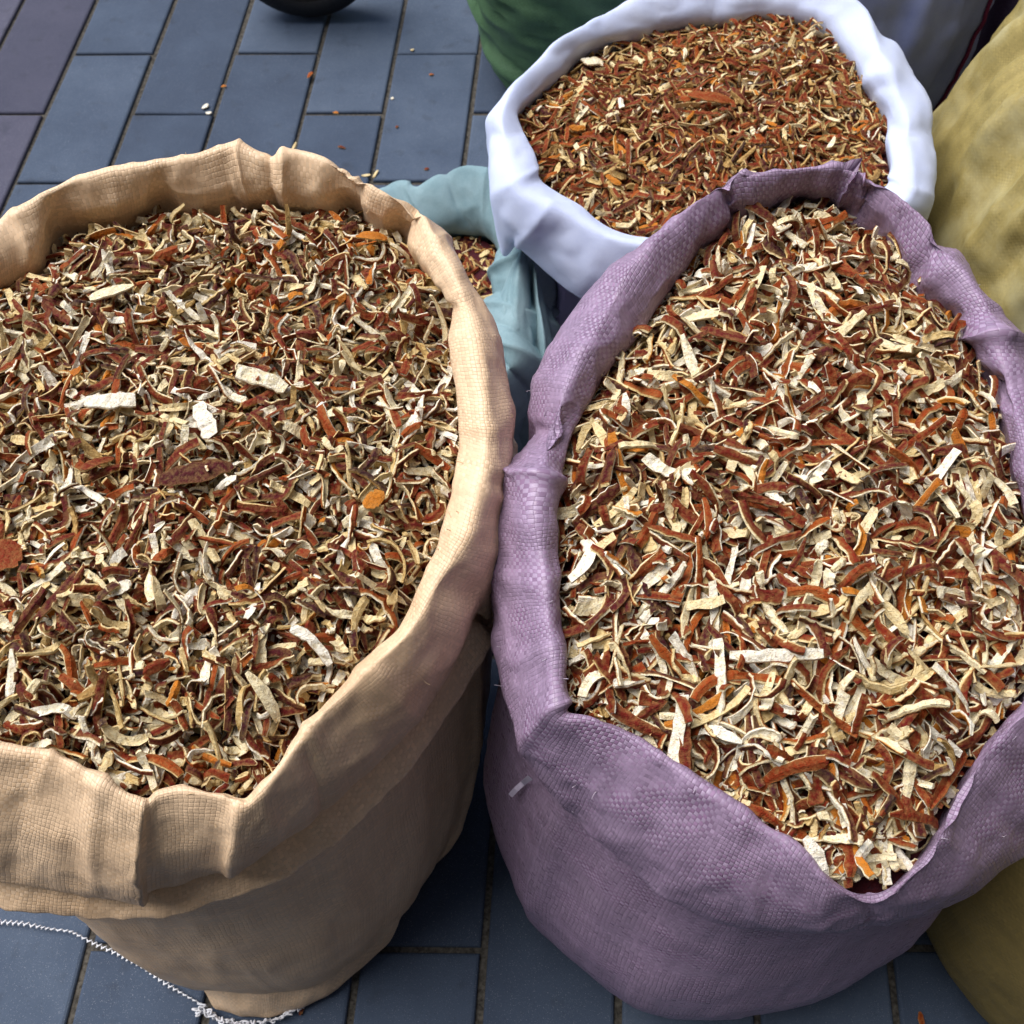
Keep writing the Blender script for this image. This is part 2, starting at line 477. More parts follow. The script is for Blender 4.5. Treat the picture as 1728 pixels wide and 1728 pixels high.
def catmull_open(rings, per):
    """rings: list of (m,3); smooth sheet through them"""
    R = [2 * rings[0] - rings[1]] + list(rings) + [2 * rings[-1] - rings[-2]]
    out = []
    for i in range(1, len(R) - 2):
        p0, p1, p2, p3 = R[i - 1], R[i], R[i + 1], R[i + 2]
        for k in range(per):
            t = k / per
            m1, m2 = (p2 - p0) * 0.45, (p3 - p1) * 0.45
            out.append((2 * t**3 - 3 * t**2 + 1) * p1 + (t**3 - 2 * t**2 + t) * m1 + (-2 * t**3 + 3 * t**2) * p2 + (t**3 - t**2) * m2)
    out.append(rings[-1].copy())
    return np.stack(out)                      # (k, m, 3)

def grid_normals(G):
    du = np.roll(G, -1, 1) - np.roll(G, 1, 1)
    dv = np.gradient(G, axis=0)
    n = np.cross(du, dv)
    return n / (np.linalg.norm(n, axis=2, keepdims=True) + 1e-9)

def sheet(name, G, mat, parent, thick=0.0):
    k, m, _ = G.shape
    idx = np.arange(k * m).reshape(k, m)
    a, b_ = idx[:-1], np.roll(idx, -1, 1)[:-1]
    c, d = np.roll(idx, -1, 1)[1:], idx[1:]
    quads = np.stack([a, b_, c, d], -1).reshape(-1, 4)
    seg = np.linalg.norm(np.roll(G, -1, 1) - G, axis=2).mean(0)
    U = np.concatenate([[0], np.cumsum(seg)])
    V = np.concatenate([[0], np.cumsum(np.linalg.norm(np.diff(G, axis=0), axis=2).mean(1))])
    jj = np.arange(m)
    u0, u1 = U[jj], U[jj + 1]
    uv = np.zeros((k - 1, m, 4, 2))
    uv[:, :, 0, 0] = u0; uv[:, :, 1, 0] = u1; uv[:, :, 2, 0] = u1; uv[:, :, 3, 0] = u0
    uv[:, :, 0, 1] = V[:-1, None]; uv[:, :, 1, 1] = V[:-1, None]; uv[:, :, 2, 1] = V[1:, None]; uv[:, :, 3, 1] = V[1:, None]
    return mesh_np(name, G.reshape(-1, 3), quads, mat, parent, smooth=True, uv=uv.reshape(-1, 2))

def crumple(G, amp, fold_scale, seed, fine=0.3, keep0=0, across=0.35):
    """folds that run mostly across the ring, plus finer creases, along the sheet's normal"""
    N = grid_normals(G)
    k, m, _ = G.shape
    seg = np.linalg.norm(np.roll(G, -1, 1) - G, axis=2).mean(0)
    ang = np.cumsum(seg) / seg.sum() * 2 * math.pi
    rad = seg.sum() / (2 * math.pi)
    V = np.concatenate([[0], np.cumsum(np.linalg.norm(np.diff(G, axis=0), axis=2).mean(1))])
    q = np.zeros((k, m, 3))
    q[..., 0] = np.cos(ang)[None] * rad; q[..., 1] = np.sin(ang)[None] * rad
    q[..., 2] = V[:, None] * across
    # shear so that creases run at a slant
    q[..., 2] += 0.25 * q[..., 0]
    ridge = lambda n: 1 - np.minimum(np.abs(n) * 2.4, 1.6)
    f1 = fbm(q * fold_scale * 0.45, 2, seed + 50)                    # broad billows
    f2 = ridge(fbm(q * fold_scale, 2, seed))                         # sharp crests across the cuff
    f3 = ridge(fbm(G * fold_scale * 1.9, 2, seed + 90))              # slanting creases
    f4 = noise3(G * 150, seed + 33)
    d = amp * (1.0 * f1 + 0.6 * f2 + fine * f3 + 0.05 * f4)
    w = np.ones(k)
    if keep0:
        w[:keep0] = np.linspace(0, 1, keep0)
    return G + N * (d * w[:, None])[..., None]

SACKS = {}
RP = 10
def open_sack(name, label, cat, stations, mat, base_z_rings, centre_shift, seed, per=9, zlow=0.0,
              cuff_amp=0.004, body_amp=0.004, pleats=(), lower_fold=False, tuck=0.014, fold_scale=22, group=None, cuff_fine=0.3, body_pleats=False, hem_drop=0.10, body_in=0.024):
    """stations: (I, C, O or None, E or None), each (px, py, z). Runs round the rim."""
    I = np.array([P(*s[0]) for s in stations])
    C = np.array([P(*s[1]) for s in stations])
    cen = C[:, :2].mean(0)
    out = C[:, :2] - cen
    # outward: perpendicular to the rim curve, away from the middle
    tg = np.roll(C[:, :2], -1, 0) - np.roll(C[:, :2], 1, 0)
    nrm = np.stack([-tg[:, 1], tg[:, 0]], 1)
    nrm *= np.sign((nrm * out).sum(1))[:, None]
    nrm /= np.linalg.norm(nrm, axis=1)[:, None] + 1e-9
    rad = out / (np.linalg.norm(out, axis=1)[:, None] + 1e-9)
    nrm = nrm * 0.5 + rad * 0.5
    nrm /= np.linalg.norm(nrm, axis=1)[:, None]
    n3 = np.c_[nrm, np.zeros(len(nrm))]
    zv = np.array([0, 0, 1.0])
    O, E = [], []
    for i, s in enumerate(stations):
        o_, e_ = s[2], s[3]
        if e_ is not None: e = P(*e_)
        elif o_ is not None:
            e = P(*o_) - n3[i] * 0.004 - zv * (hem_drop * 0.62)
        else: e = C[i] + n3[i] * 0.026 - zv * hem_drop
        if o_ is not None: o = P(*o_)
        else: o = C[i] * 0.5 + e * 0.5 + n3[i] * 0.009
        O.append(o); E.append(e)
    O, E = np.array(O), np.array(E)
    # hem ring is smoothed a little where it was not drawn
    wid = np.linalg.norm(C - I, axis=1)[:, None]
    low = I + n3 * wid * 0.35 - zv * 0.035
    mid = (I + C) / 2 - n3 * wid * 0.17 + zv * 0.003
    I = I + n3 * wid * 0.06
    rings = [low, I, mid, C, O, E, E - n3 * tuck * 0.55 - zv * 0.004, E - n3 * tuck + zv * 0.012]
    if lower_fold:
        E2 = E + n3 * 0.012 - zv * 0.036
        rings = [low, I, mid, C, O, E, E - n3 * 0.008 - zv * 0.004, E - n3 * 0.006 - zv * 0.013, E2, E2 - n3 * 0.008 - zv * 0.003, E2 - n3 * 0.018 + zv * 0.010]
    dense = [catmull_closed(r, per) for r in rings]
    G = catmull_open(dense, RP)
    G = crumple(G, cuff_amp, fold_scale, seed, keep0=2 * RP, fine=cuff_fine)
    N = grid_normals(G)
    m = G.shape[1]
    js = np.arange(m)
    for (st, amp, w1, w2, r0, r1) in pleats:
        d = (js - st * per + m / 2) % m - m / 2
        f = np.where(d < 0, np.exp(d / (w1 * per)), np.exp(-d / (w2 * per)))
        kk = np.arange(G.shape[0]) / float(RP)
        g = np.clip(1 - np.abs((kk - (r0 + r1) / 2) / ((r1 - r0) / 2)) ** 3, 0, 1)
        G = G + N * (amp * f[None] * g[:, None])[..., None]
    root = empty(name, (cen[0] + centre_shift[0], cen[1] + centre_shift[1], 0))
    tag(root, label, cat, group)
    sheet('rolled_cuff', G, mat, root)
    # the body below: hem drawn in under the cuff, belly, base
    hem = catmull_closed(E - n3 * (body_in if not lower_fold else 0.012) - zv * (0.036 if lower_fold else 0), per)
    c0 = np.array([cen[0], cen[1]])
    br = [hem + zv * 0.035]
    hz = hem[:, 2]
    for (fz, sc, sx, sy) in base_z_rings:
        r = hem.copy()
        r[:, 0] = c0[0] + (hem[:, 0] - c0[0]) * sc + sx
        r[:, 1] = c0[1] + (hem[:, 1] - c0[1]) * sc + sy
        r[:, 2] = hz * fz + 0.001
        br.append(r)
    BG = catmull_open(br, 8)
    BG = crumple(BG, body_amp, 13, seed + 7, keep0=8, across=0.2)
    if body_pleats:
        NB = grid_normals(BG)
        for (st_, amp, w1, w2, r0, r1) in pleats:
            d = (js - st_ * per + m / 2) % m - m / 2
            f = np.where(d < 0, np.exp(d / (w1 * per)), np.exp(-d / (w2 * per)))
            g_ = np.linspace(1, 0.2, BG.shape[0])
            BG = BG + NB * (amp * 0.9 * f[None] * g_[:, None])[..., None]
    BG[..., 2] = np.maximum(BG[..., 2], 0.0015)
    body = sheet('body', BG, mat, root)
    # heap outline
    Id = catmull_closed(I, per)
    SACKS[name + str(seed)] = dict(I=Id, cen=Id[:, :2].mean(0), root=root, body=BG)
    return root, G, BG

# (inner edge of the cuff, crest, outer bulge or None, hem or None)
def st(i, c, o=None, e=None): return (i, c, o, e)
BEIGE = [
 st((-20,500,.585),(-62,432,.615)), st((30,470,.585),(0,372,.62)), st((75,452,.585),(45,345,.625)), st((112,402,.585),(88,322,.627)),
 st((170,388,.585),(140,300,.63)), st((215,380,.585),(200,287,.63)), st((270,357,.587),(260,278,.63)), st((330,368,.585),(320,265,.632)),
 st((400,360,.585),(375,250,.635)), st((425,352,.587),(402,246,.635)), st((455,350,.587),(440,262,.632)), st((474,350,.588),(470,268,.63)),
 st((501,353,.587),(500,257,.635)), st((553,362,.587),(540,264,.635)), st((585,352,.588),(580,286,.632)), st((612,372,.588),(618,306,.63)),
 st((645,392,.588),(662,328,.628)), st((665,392,.588),(692,340,.626)), st((678,418,.588),(722,362,.622)),
 st((705,453,.586),(738,405,.62),(757,410,.592)), st((750,502,.584),(775,478,.616),(792,492,.588)), st((758,548,.582),(797,540,.612),(827,548,.582)),
 st((762,620,.58),(813,612,.610),(850,618,.578)), st((773,690,.578),(822,690,.606),(860,690,.572)), st((778,745,.576),(824,757,.602),(859,768,.568)),
 st((770,805,.573),(812,828,.598),(852,842,.56)), st((755,875,.57),(795,902,.592),(841,918,.55)), st((735,930,.567),(768,955,.586),(832,985,.535)),
 st((700,1000,.562),(728,1020,.58),None,(800,1035,.50)), st((672,1060,.56),(692,1076,.576),None,(764,1101,.485)), st((625,1105,.557),(643,1122,.572),None,(722,1164,.478)),
 st((585,1150,.554),(599,1166,.568),None,(667,1247,.472)), st((545,1192,.552),(556,1206,.565),None,(604,1317,.466)), st((500,1240,.55),(510,1254,.562),None,(545,1372,.46)),
 st((465,1295,.547),(474,1306,.558),None,(490,1408,.457)), st((438,1332,.545),(444,1342,.555),None,(443,1440,.455)), st((413,1352,.543),(416,1364,.55),None,(400,1460,.453)),
 st((370,1343,.543),(370,1353,.552),None,(350,1476,.452)), st((310,1333,.543),(310,1344,.553),None,(310,1488,.452)), st((270,1340,.543),(268,1351,.552),None,(272,1497,.452)),
 st((250,1352,.543),(248,1364,.549),None,(245,1501,.452)), st((200,1338,.545),(198,1346,.556),None,(190,1503,.452)), st((150,1310,.547),(148,1317,.56),None,(130,1502,.453)),
 st((90,1280,.55),(88,1287,.564),None,(60,1496,.456)), st((30,1270,.552),(27,1277,.566),None,(-10,1484,.46)), st((-30,1255,.554),(-36,1263,.568),None,(-80,1450,.465)),
 st((-60,1200,.556),(-72,1210,.572),None,(-130,1380,.47)), st((-80,1100,.56),(-102,1110,.58),None,(-178,1250,.48)), st((-90,980,.565),(-122,985,.59),(-172,1010,.55)),
 st((-92,860,.57),(-127,855,.6),(-172,850,.565)), st((-84,740,.575),(-118,722,.605),(-162,705,.575)), st((-62,610,.58),(-100,560,.61),(-140,545,.585)),
]
PURPLE = [
 st((935,930,.57),(905,930,.592),(842,930,.545)), st((932,880,.572),(900,872,.596),(850,866,.552)), st((940,835,.575),(905,815,.60),(857,810,.558)), st((952,790,.577),(912,768,.603),(862,772,.562)),
 st((975,722,.58),(930,700,.608),(874,704,.568)), st((1000,680,.582),(950,648,.612),(894,648,.573)), st((1040,620,.585),(985,572,.617),(922,583,.578)), st((1075,580,.588),(1022,512,.622),(962,522,.585)),
 st((1110,530,.59),(1066,442,.628),(1020,458,.595)), st((1150,470,.592),(1115,388,.632)), st((1182,430,.593),(1160,348,.635)), st((1236,392,.594),(1205,310,.638)),
 st((1262,378,.594),(1242,289,.64)), st((1300,360,.594),(1300,287,.64)), st((1345,342,.594),(1370,282,.64)), st((1390,346,.594),(1425,278,.64)), st((1416,356,.594),(1445,281,.638)),
 st((1438,378,.594),(1470,292,.637)), st((1480,396,.593),(1505,317,.635)), st((1503,420,.592),(1540,347,.632)), st((1521,455,.591),(1572,375,.629)), st((1547,490,.59),(1605,425,.625),(1612,424,.60)),
 st((1580,518,.588),(1640,472,.62),(1652,480,.592)), st((1612,540,.586),(1672,525,.616),(1692,534,.586)), st((1630,570,.584),(1690,572,.613),(1735,585,.58)), st((1650,645,.582),(1712,645,.61),(1775,650,.575)),
 st((1668,690,.58),(1725,700,.607),(1790,720,.572)), st((1700,790,.577),(1750,800,.604),(1815,810,.568)), st((1720,870,.574),(1768,890,.60),(1830,900,.562)), st((1738,970,.571),(1780,980,.596),(1845,990,.555)),
 st((1742,1070,.567),(1785,1080,.59),None,(1855,1120,.50)), st((1728,1170,.564),(1760,1190,.584),None,(1840,1260,.487)), st((1690,1215,.56),(1715,1235,.578),None,(1805,1345,.478)),
 st((1650,1265,.557),(1672,1283,.572),None,(1770,1420,.47)), st((1612,1330,.553),(1632,1345,.566),None,(1715,1462,.463)), st((1585,1390,.55),(1600,1408,.561),None,(1655,1498,.458)),
 st((1558,1432,.546),(1572,1452,.555),None,(1590,1530,.455)), st((1528,1466,.541),(1535,1490,.547),None,(1540,1547,.453)), st((1490,1500,.536),(1492,1522,.538),None,(1490,1558,.452)),
 st((1460,1507,.535),(1455,1528,.537),None,(1445,1565,.452)), st((1430,1503,.537),(1424,1515,.543),None,(1400,1570,.452)), st((1390,1475,.54),(1384,1484,.55),None,(1340,1570,.452)),
 st((1330,1425,.544),(1325,1433,.555),None,(1270,1565,.453)), st((1270,1385,.547),(1265,1393,.559),None,(1190,1546,.454)), st((1200,1340,.55),(1195,1348,.562),None,(1110,1497,.456)),
 st((1130,1290,.552),(1125,1298,.565),None,(1040,1442,.458)), st((1060,1240,.554),(1055,1248,.567),None,(980,1388,.46)), st((1000,1216,.555),(993,1223,.568),None,(935,1345,.464)),
 st((956,1204,.555),(946,1214,.567),None,(905,1297,.468)), st((948,1172,.557),(933,1172,.573),None,(880,1245,.475)), st((947,1110,.56),(928,1105,.58),None,(852,1160,.488)),
 st((944,1050,.564),(918,1045,.585),None,(833,1070,.50)), st((940,985,.567),(912,985,.588),(836,990,.535)),
]
WHITE = [
 st((876,198,.435),(845,190,.462),(819,200,.435)), st((890,225,.435),(850,238,.46),(821,240,.43)), st((906,260,.435),(860,288,.457),(828,300,.425)), st((912,298,.433),(878,325,.453),(842,358,.415)),
 st((938,322,.432),(915,345,.45),None,(872,400,.385)), st((973,345,.43),(957,364,.446),None,(905,432,.37)), st((1005,368,.43),(992,385,.444),None,(938,470,.36)), st((1038,391,.43),(1032,406,.443),None,(985,505,.355)),
 st((1093,402,.43),(1092,418,.443),None,(1065,530,.35)), st((1200,402,.43),(1202,418,.443),None,(1190,545,.35)), st((1330,385,.43),(1336,402,.443),None,(1345,520,.35)), st((1430,352,.43),(1450,374,.446),None,(1490,460,.36)),
 st((1490,320,.432),(1528,345,.452),(1562,372,.415)), st((1498,290,.434),(1545,306,.457),(1580,322,.425)), st((1490,245,.435),(1545,256,.46),(1584,266,.43)), st((1490,198,.435),(1538,192,.462),(1575,192,.433)),
 st((1468,164,.436),(1520,144,.464),(1556,139,.436)), st((1445,120,.437),(1490,84,.467),(1514,70,.44)), st((1408,70,.438),(1468,19,.47)), st((1376,45,.438),(1436,-3,.47)), st((1334,34,.438),(1380,-28,.47)),
 st((1283,28,.438),(1310,-42,.47)), st((1230,37,.438),(1240,-45,.47)), st((1190,40,.438),(1180,-38,.47)), st((1135,47,.438),(1105,-16,.47)), st((1098,60,.438),(1051,5,.47)), st((1051,75,.438),(1005,28,.47)),
 st((1019,82,.438),(965,52,.469)), st((977,104,.437),(936,69,.468)), st((950,136,.436),(900,104,.466)), st((912,164,.436),(864,141,.464)),
]
beige, BG_cuff, BG_body = open_sack('woven_sack', 'open beige woven sack of shredded peel, its wide rim rolled down twice', 'sack', BEIGE, M['beige'],
    [(0.98, 1.0, 0, 0), (0.75, 0.99, 0.004, -.010), (0.45, 0.95, 0.006, -.042), (0.2, 0.84, 0.005, -.085), (0.06, 0.70, 0.003, -.115), (0.0, 0.60, 0.0, -.128), (0.0, 0.30, 0.0, -.10), (0.0, 0.01, 0.0, -.08)],
    (0, 0), 3, lower_fold=True, cuff_amp=0.0034, body_amp=0.0035,
    pleats=((11.5, 0.009, 1.8, 0.35, 0.6, 4.6), (10.6, -0.006, 0.5, 0.4, 0.6, 3.6), (9.0, 0.004, 0.3, 0.3, 1, 5), (17.4, -0.014, 0.7, 0.5, 0.5, 3.8), (14.6, -0.008, 0.7, 0.4, 0.5, 3.2), (3.0, -0.013, 0.9, 0.9, 0.4, 3.0), (6.2, -0.008, 0.9, 0.7, 0.4, 2.8), (8.0, -0.006, 0.6, 0.6, 0.4, 2.8), (40.1, 0.010, 0.12, 0.9, 2.5, 7), (36.4, 0.009, 0.9, 0.15, 2.5, 6.5), (33.0, -0.006, 0.6, 0.3, 3, 6), (20.6, -0.008, 0.5, 0.4, 0.6, 3.6), (24.5, 0.005, 0.6, 0.3, 2.5, 6), (27.5, -0.006, 0.7, 0.3, 2.5, 5), (30.5, 0.007, 1.2, 0.3, 3, 6), (43.5, -0.005, 0.6, 0.6, 3, 5.5)))
purple, PG_cuff, PG_body = open_sack('woven_sack', 'open purple woven sack of coarse peel strips with a V shaped dip in its cuff', 'sack', PURPLE, M['purple'],
    [(0.98, 1.0, 0, 0), (0.75, 1.06, -.012, -.008), (0.45, 1.08, -.020, -.036), (0.2, 0.97, -.022, -.058), (0.06, 0.85, -.024, -.068), (0.0, 0.75, -.024, -.068), (0.0, 0.3, 0, -.06), (0.0, 0.01, 0, -.04)],
    (0, 0), 5, cuff_amp=0.0034, body_amp=0.003,
    pleats=((2.3, 0.016, 1.2, 0.25, 1.2, 6.0), (3.7, -0.016, 0.5, 0.7, 1.5, 5.5), (11.4, -0.012, 0.3, 0.5, 0.6, 4.2), (12.3, 0.006, 0.3, 0.3, 1, 5), (16.0, 0.012, 0.9, 0.14, 0.8, 5), (16.9, -0.010, 0.2, 0.6, 0.8, 4), (20.4, -0.010, 0.2, 0.5, 0.8, 3.8), (7.3, -0.008, 0.5, 0.5, 1, 3.5), (24.0, 0.012, 0.8, 0.2, 0.6, 4), (25.0, -0.012, 0.2, 1.4, 0.4, 3.2), (38.5, -0.008, 0.8, 0.8, 2, 5), (48.5, 0.006, 0.2, 0.4, 1.5, 5)))
white, WG_cuff, WG_body = open_sack('cloth_sack', 'open white cloth sack heaped with fine peel, behind the purple sack', 'sack', WHITE, M['white'],
    [(0.95, 0.95, 0.01, 0), (0.75, 0.86, .02, .01), (0.45, 0.86, .02, 0.01), (0.2, 0.84, .02, 0.01), (0.05, 0.75, .02, .01), (0.0, 0.66, .02, .01), (0.0, 0.3, .02, .01), (0.0, 0.01, .02, .01)],
    (0, 0), 8, cuff_amp=0.0042, body_amp=0.004, fold_scale=11, cuff_fine=0.3,
    pleats=((4.3, -0.010, 0.5, 0.5, 2.5, 6), (2.6, -0.008, 0.5, 0.5, 1, 4.5), (14.6, 0.008, 0.6, 0.3, 1, 5), (16.4, -0.008, 0.2, 0.4, 0.6, 3.5), (12.6, -0.007, 0.4, 0.4, 1, 4)))
TEAL = [
 st((690,425,.24),(640,330,.27)), st((725,400,.24),(672,312,.27)), st((760,392,.24),(705,318,.28)), st((790,395,.24),(742,290,.30)), st((815,400,.24),(795,279,.31)), st((835,420,.24),(838,300,.31)),
 st((840,445,.24),(880,360,.31)), st((838,470,.24),(888,410,.32)), st((828,495,.24),(890,460,.32),(935,480,.27)), st((818,520,.24),(878,510,.32),(940,540,.27)), st((812,555,.24),(868,560,.32),(938,610,.25)),
 st((800,590,.24),(860,620,.31),None,(915,690,.2)), st((770,600,.24),(800,650,.30),None,(830,740,.18)), st((730,590,.24),(740,640,.28),None,(750,720,.18)), st((695,560,.24),(680,600,.27),None,(670,680,.18)),
 st((670,520,.24),(640,540,.26),None,(610,600,.16)), st((660,470,.24),(615,470,.25),None,(570,500,.14)), st((670,440,.24),(615,390,.25),None,(570,390,.12)),
]
teal, TG_cuff, TG_body = open_sack('cloth_sack', 'low slumped teal cloth sack squeezed between the beige and white sacks', 'sack', TEAL, M['teal'],
    [(0.9, 1.0, 0, 0), (0.6, 1.05, 0, 0), (0.3, 1.05, 0, 0), (0.08, 0.95, 0, 0), (0.0, 0.85, 0, 0), (0.0, 0.4, 0, 0), (0, 0.01, 0, 0)],
    (0, 0), 21, per=18, cuff_amp=0.0035, body_amp=0.004, fold_scale=16, tuck=0.006, body_pleats=True, body_in=0.002,
    pleats=((7.6, 0.018, 0.5, 0.2, 1, 8), (8.5, -0.014, 0.2, 0.4, 1, 8), (9.3, 0.010, 0.4, 0.2, 1, 8), (9.9, -0.008, 0.2, 0.3, 1, 8), (10.5, 0.012, 0.35, 0.18, 1, 8), (11.0, -0.012, 0.15, 0.3, 1, 8), (11.7, 0.010, 0.3, 0.2, 1, 8), (12.4, -0.008, 0.2, 0.3, 1, 8), (3.2, -0.009, 0.5, 0.5, 1, 5), (4.6, 0.006, 0.4, 0.2, 1, 6), (1.5, 0.006, 0.4, 0.2, 1, 6)))

# the slack mouth of the teal sack hangs over its front in one long doubled fold
def teal_drape():
    path = [(888,392,.335,10),(884,440,.335,34),(878,500,.33,54),(880,560,.315,62),(886,620,.285,56),(880,680,.24,44),(866,735,.17,30),(858,780,.09,22)]
    nu, nt_ = 64, 70
    pa = np.array(path, float)
    t = np.linspace(0, len(path) - 1, nt_)
    c = np.stack([np.interp(t, range(len(path)), pa[:, i]) for i in range(4)], 1)
    k = np.ones(9) / 9
    for i in range(4):
        c[:, i] = np.convolve(np.pad(c[:, i], 4, mode='edge'), k, 'valid')
    u = np.linspace(-1.15, 1.15, nu)
    G = np.zeros((nt_, nu, 3))
    for i in range(nt_):
        tt = t[i] / (len(path) - 1)
        a = 0.8 * min(1, c[i, 3] / 40)
        h = -0.05 * np.abs(u) ** 3.5
        h = h + a * 0.011 * np.cos(u * 5.2 + 1.5 * tt + 0.6)
        h = h - a * 0.026 * np.exp(-((u - 0.34 - 0.25 * tt) / 0.085) ** 2) + a * 0.010 * np.exp(-((u - 0.52 - 0.2 * tt) / 0.10) ** 2)
        h = h - a * 0.012 * np.exp(-((u + 0.45 - 0.35 * tt) / 0.12) ** 2)
        for j in range(nu):
            G[i, j] = P(c[i, 0] + u[j] * c[i, 3], c[i, 1] + 10 * u[j], c[i, 2])
            G[i, j, 2] += h[j]
    G = G + (0.0022 * fbm(G * np.array([60, 25, 25]), 3, 8))[..., None] * np.array([0.2, -0.4, 0.9])
    G[..., 2] = np.maximum(G[..., 2], 0.0015)
    idx = np.arange(nt_ * nu).reshape(nt_, nu)
    q = np.stack([idx[:-1, :-1], idx[1:, :-1], idx[1:, 1:], idx[:-1, 1:]], -1).reshape(-1, 4)
    uv = np.stack(np.meshgrid(np.linspace(0, .12, nu), np.linspace(0, .3, nt_)), -1).reshape(-1, 2)
    mesh_np('draped_fold', G.reshape(-1, 3), q, M['teal'], teal, smooth=True, uv=uv)
teal_drape()

def closed_sack(name, label, mat, c, rx, ry, hgt, seed, prof, lean=(0, 0), amp=0.01, m=240, folds=16, rot=0.0, horiz=False):
    """full sack tied at the top: profile of (height share, radius share)"""
    a = np.linspace(0, 2 * math.pi, m, endpoint=False)
    ca, sa = np.cos(a), np.sin(a)
    sq = 1.0 / (np.abs(ca) ** 2.6 + np.abs(sa) ** 2.6) ** (1 / 2.6)
    rings = []
    for hz, r in prof:
        x, y = ca * sq * rx * r, sa * sq * ry * r
        rings.append(np.stack([c[0] + x * math.cos(rot) - y * math.sin(rot) + lean[0] * hz, c[1] + x * math.sin(rot) + y * math.cos(rot) + lean[1] * hz, np.full(m, hgt * hz)], 1))
    G = catmull_open(rings, 16)
    N = grid_normals(G)
    k = G.shape[0]
    hz = G[..., 2] / hgt
    gather = np.clip((hz - 0.55) / 0.4, 0, 1)
    q = np.stack([np.broadcast_to(ca * 1.6, hz.shape), np.broadcast_to(sa * 1.6, hz.shape), hz * (0.7 if not horiz else 6)], -1)
    d = amp * fbm(q * 1.7, 3, seed) + amp * 0.9 * gather * np.abs(fbm(q * np.array([3.2, 3.2, .8]), 2, seed + 5)) * 2
    if horiz:
        d = amp * 0.26 * (1 - 2.2 * np.abs(fbm(np.stack([q[..., 0] * .8, q[..., 1] * .8, hz * 20 + q[..., 0] * 1.2], -1), 2, seed)))
    G = G - N * d[..., None] * np.sign((N[k // 2, :, :2] * np.stack([ca, sa], 1)).sum())
    G = crumple(G, amp * (0.08 if horiz else 0.28), 10, seed + 3, fine=0.3, across=0.3)
    G[..., 2] = np.maximum(G[..., 2], 0.0015)
    root = empty(name, (c[0], c[1], 0))
    tag(root, label, 'sack')
    sheet('body', G, mat, root)
    return root, G
PF = [(0.0, 0.01), (0.0, 0.5), (0.0, 0.78), (0.04, 0.9), (0.2, 1.0), (0.45, 1.03), (0.68, 0.95), (0.82, 0.78), (0.9, 0.5), (0.95, 0.24), (1.0, 0.14), (1.1, 0.2), (1.16, 0.26)]
PF2 = [(0.0, 0.01), (0.0, 0.5), (0.0, 0.78), (0.04, 0.9), (0.2, 1.0), (0.5, 1.02), (0.78, 0.96), (0.93, 0.8), (1.0, 0.5), (1.02, 0.2), (1.02, 0.02)]
PF3 = [(0.0, 0.01), (0.0, 0.5), (0.0, 0.78), (0.04, 0.9), (0.2, 1.0), (0.45, 1.03), (0.7, 1.0), (0.85, 0.9), (0.94, 0.68), (1.0, 0.40), (1.03, 0.2), (1.1, 0.16), (1.2, 0.24)]
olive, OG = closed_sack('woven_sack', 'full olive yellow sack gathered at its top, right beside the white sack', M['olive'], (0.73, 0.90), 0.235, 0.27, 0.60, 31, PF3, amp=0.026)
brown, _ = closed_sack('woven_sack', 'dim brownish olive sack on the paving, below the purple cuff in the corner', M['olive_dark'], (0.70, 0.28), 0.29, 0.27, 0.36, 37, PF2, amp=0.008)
green, _ = closed_sack('woven_sack', 'dark green wrinkled woven sack standing behind the white sack', M['green'], (0.20, 1.70), 0.27, 0.24, 0.6, 41, PF2, amp=0.03, horiz=True)
pale, PLG = closed_sack('woven_sack', 'full pale blue white sack in shade with a dark red seam', M['white_back'], (0.44, 1.45), 0.24, 0.22, 0.62, 47, PF2, amp=0.024)
plum, _ = closed_sack('woven_sack', 'dark plum sack at the very back beside the red seamed sack', M['plum'], (0.98, 1.50), 0.26, 0.24, 0.6, 53, PF2, amp=0.014)

def tube(name, pts, r, mat, parent=None, sides=6, loc=None):
    pts = np.array(pts, dtype=float)
    t = np.gradient(pts, axis=0); t /= np.linalg.norm(t, axis=1)[:, None] + 1e-12
    up = np.where(np.abs(t[:, 2:3]) > 0.9, np.array([[1., 0, 0]]), np.array([[0, 0, 1.]]))
    a = np.cross(t, up); a /= np.linalg.norm(a, axis=1)[:, None]
    b_ = np.cross(t, a)
    rr = np.broadcast_to(np.asarray(r, dtype=float), (len(pts),))
    th = np.linspace(0, 2 * math.pi, sides, endpoint=False)
    V = pts[:, None] + rr[:, None, None] * (a[:, None] * np.cos(th)[None, :, None] + b_[:, None] * np.sin(th)[None, :, None])
    n = len(pts)
    idx = np.arange(n * sides).reshape(n, sides)
    q = np.stack([idx[:-1], np.roll(idx, -1, 1)[:-1], np.roll(idx, -1, 1)[1:], idx[1:]], -1).reshape(-1, 4)
    return mesh_np(name, V.reshape(-1, 3), q, mat, parent, smooth=True, loc=loc)

# red seam up the side of the pale sack
k_ = PLG.shape[0]
colj = 213
seam = PLG[int(k_ * .16):int(k_ * .8), colj]
outv = seam[:, :2] - np.array([0.44, 1.45]); outv /= np.linalg.norm(outv, axis=1)[:, None]
seam = seam + np.c_[outv * 0.003, np.zeros(len(seam))]
tag(tube('seam', seam, 0.0028, M['redthread'], pale), 'dark red seam')

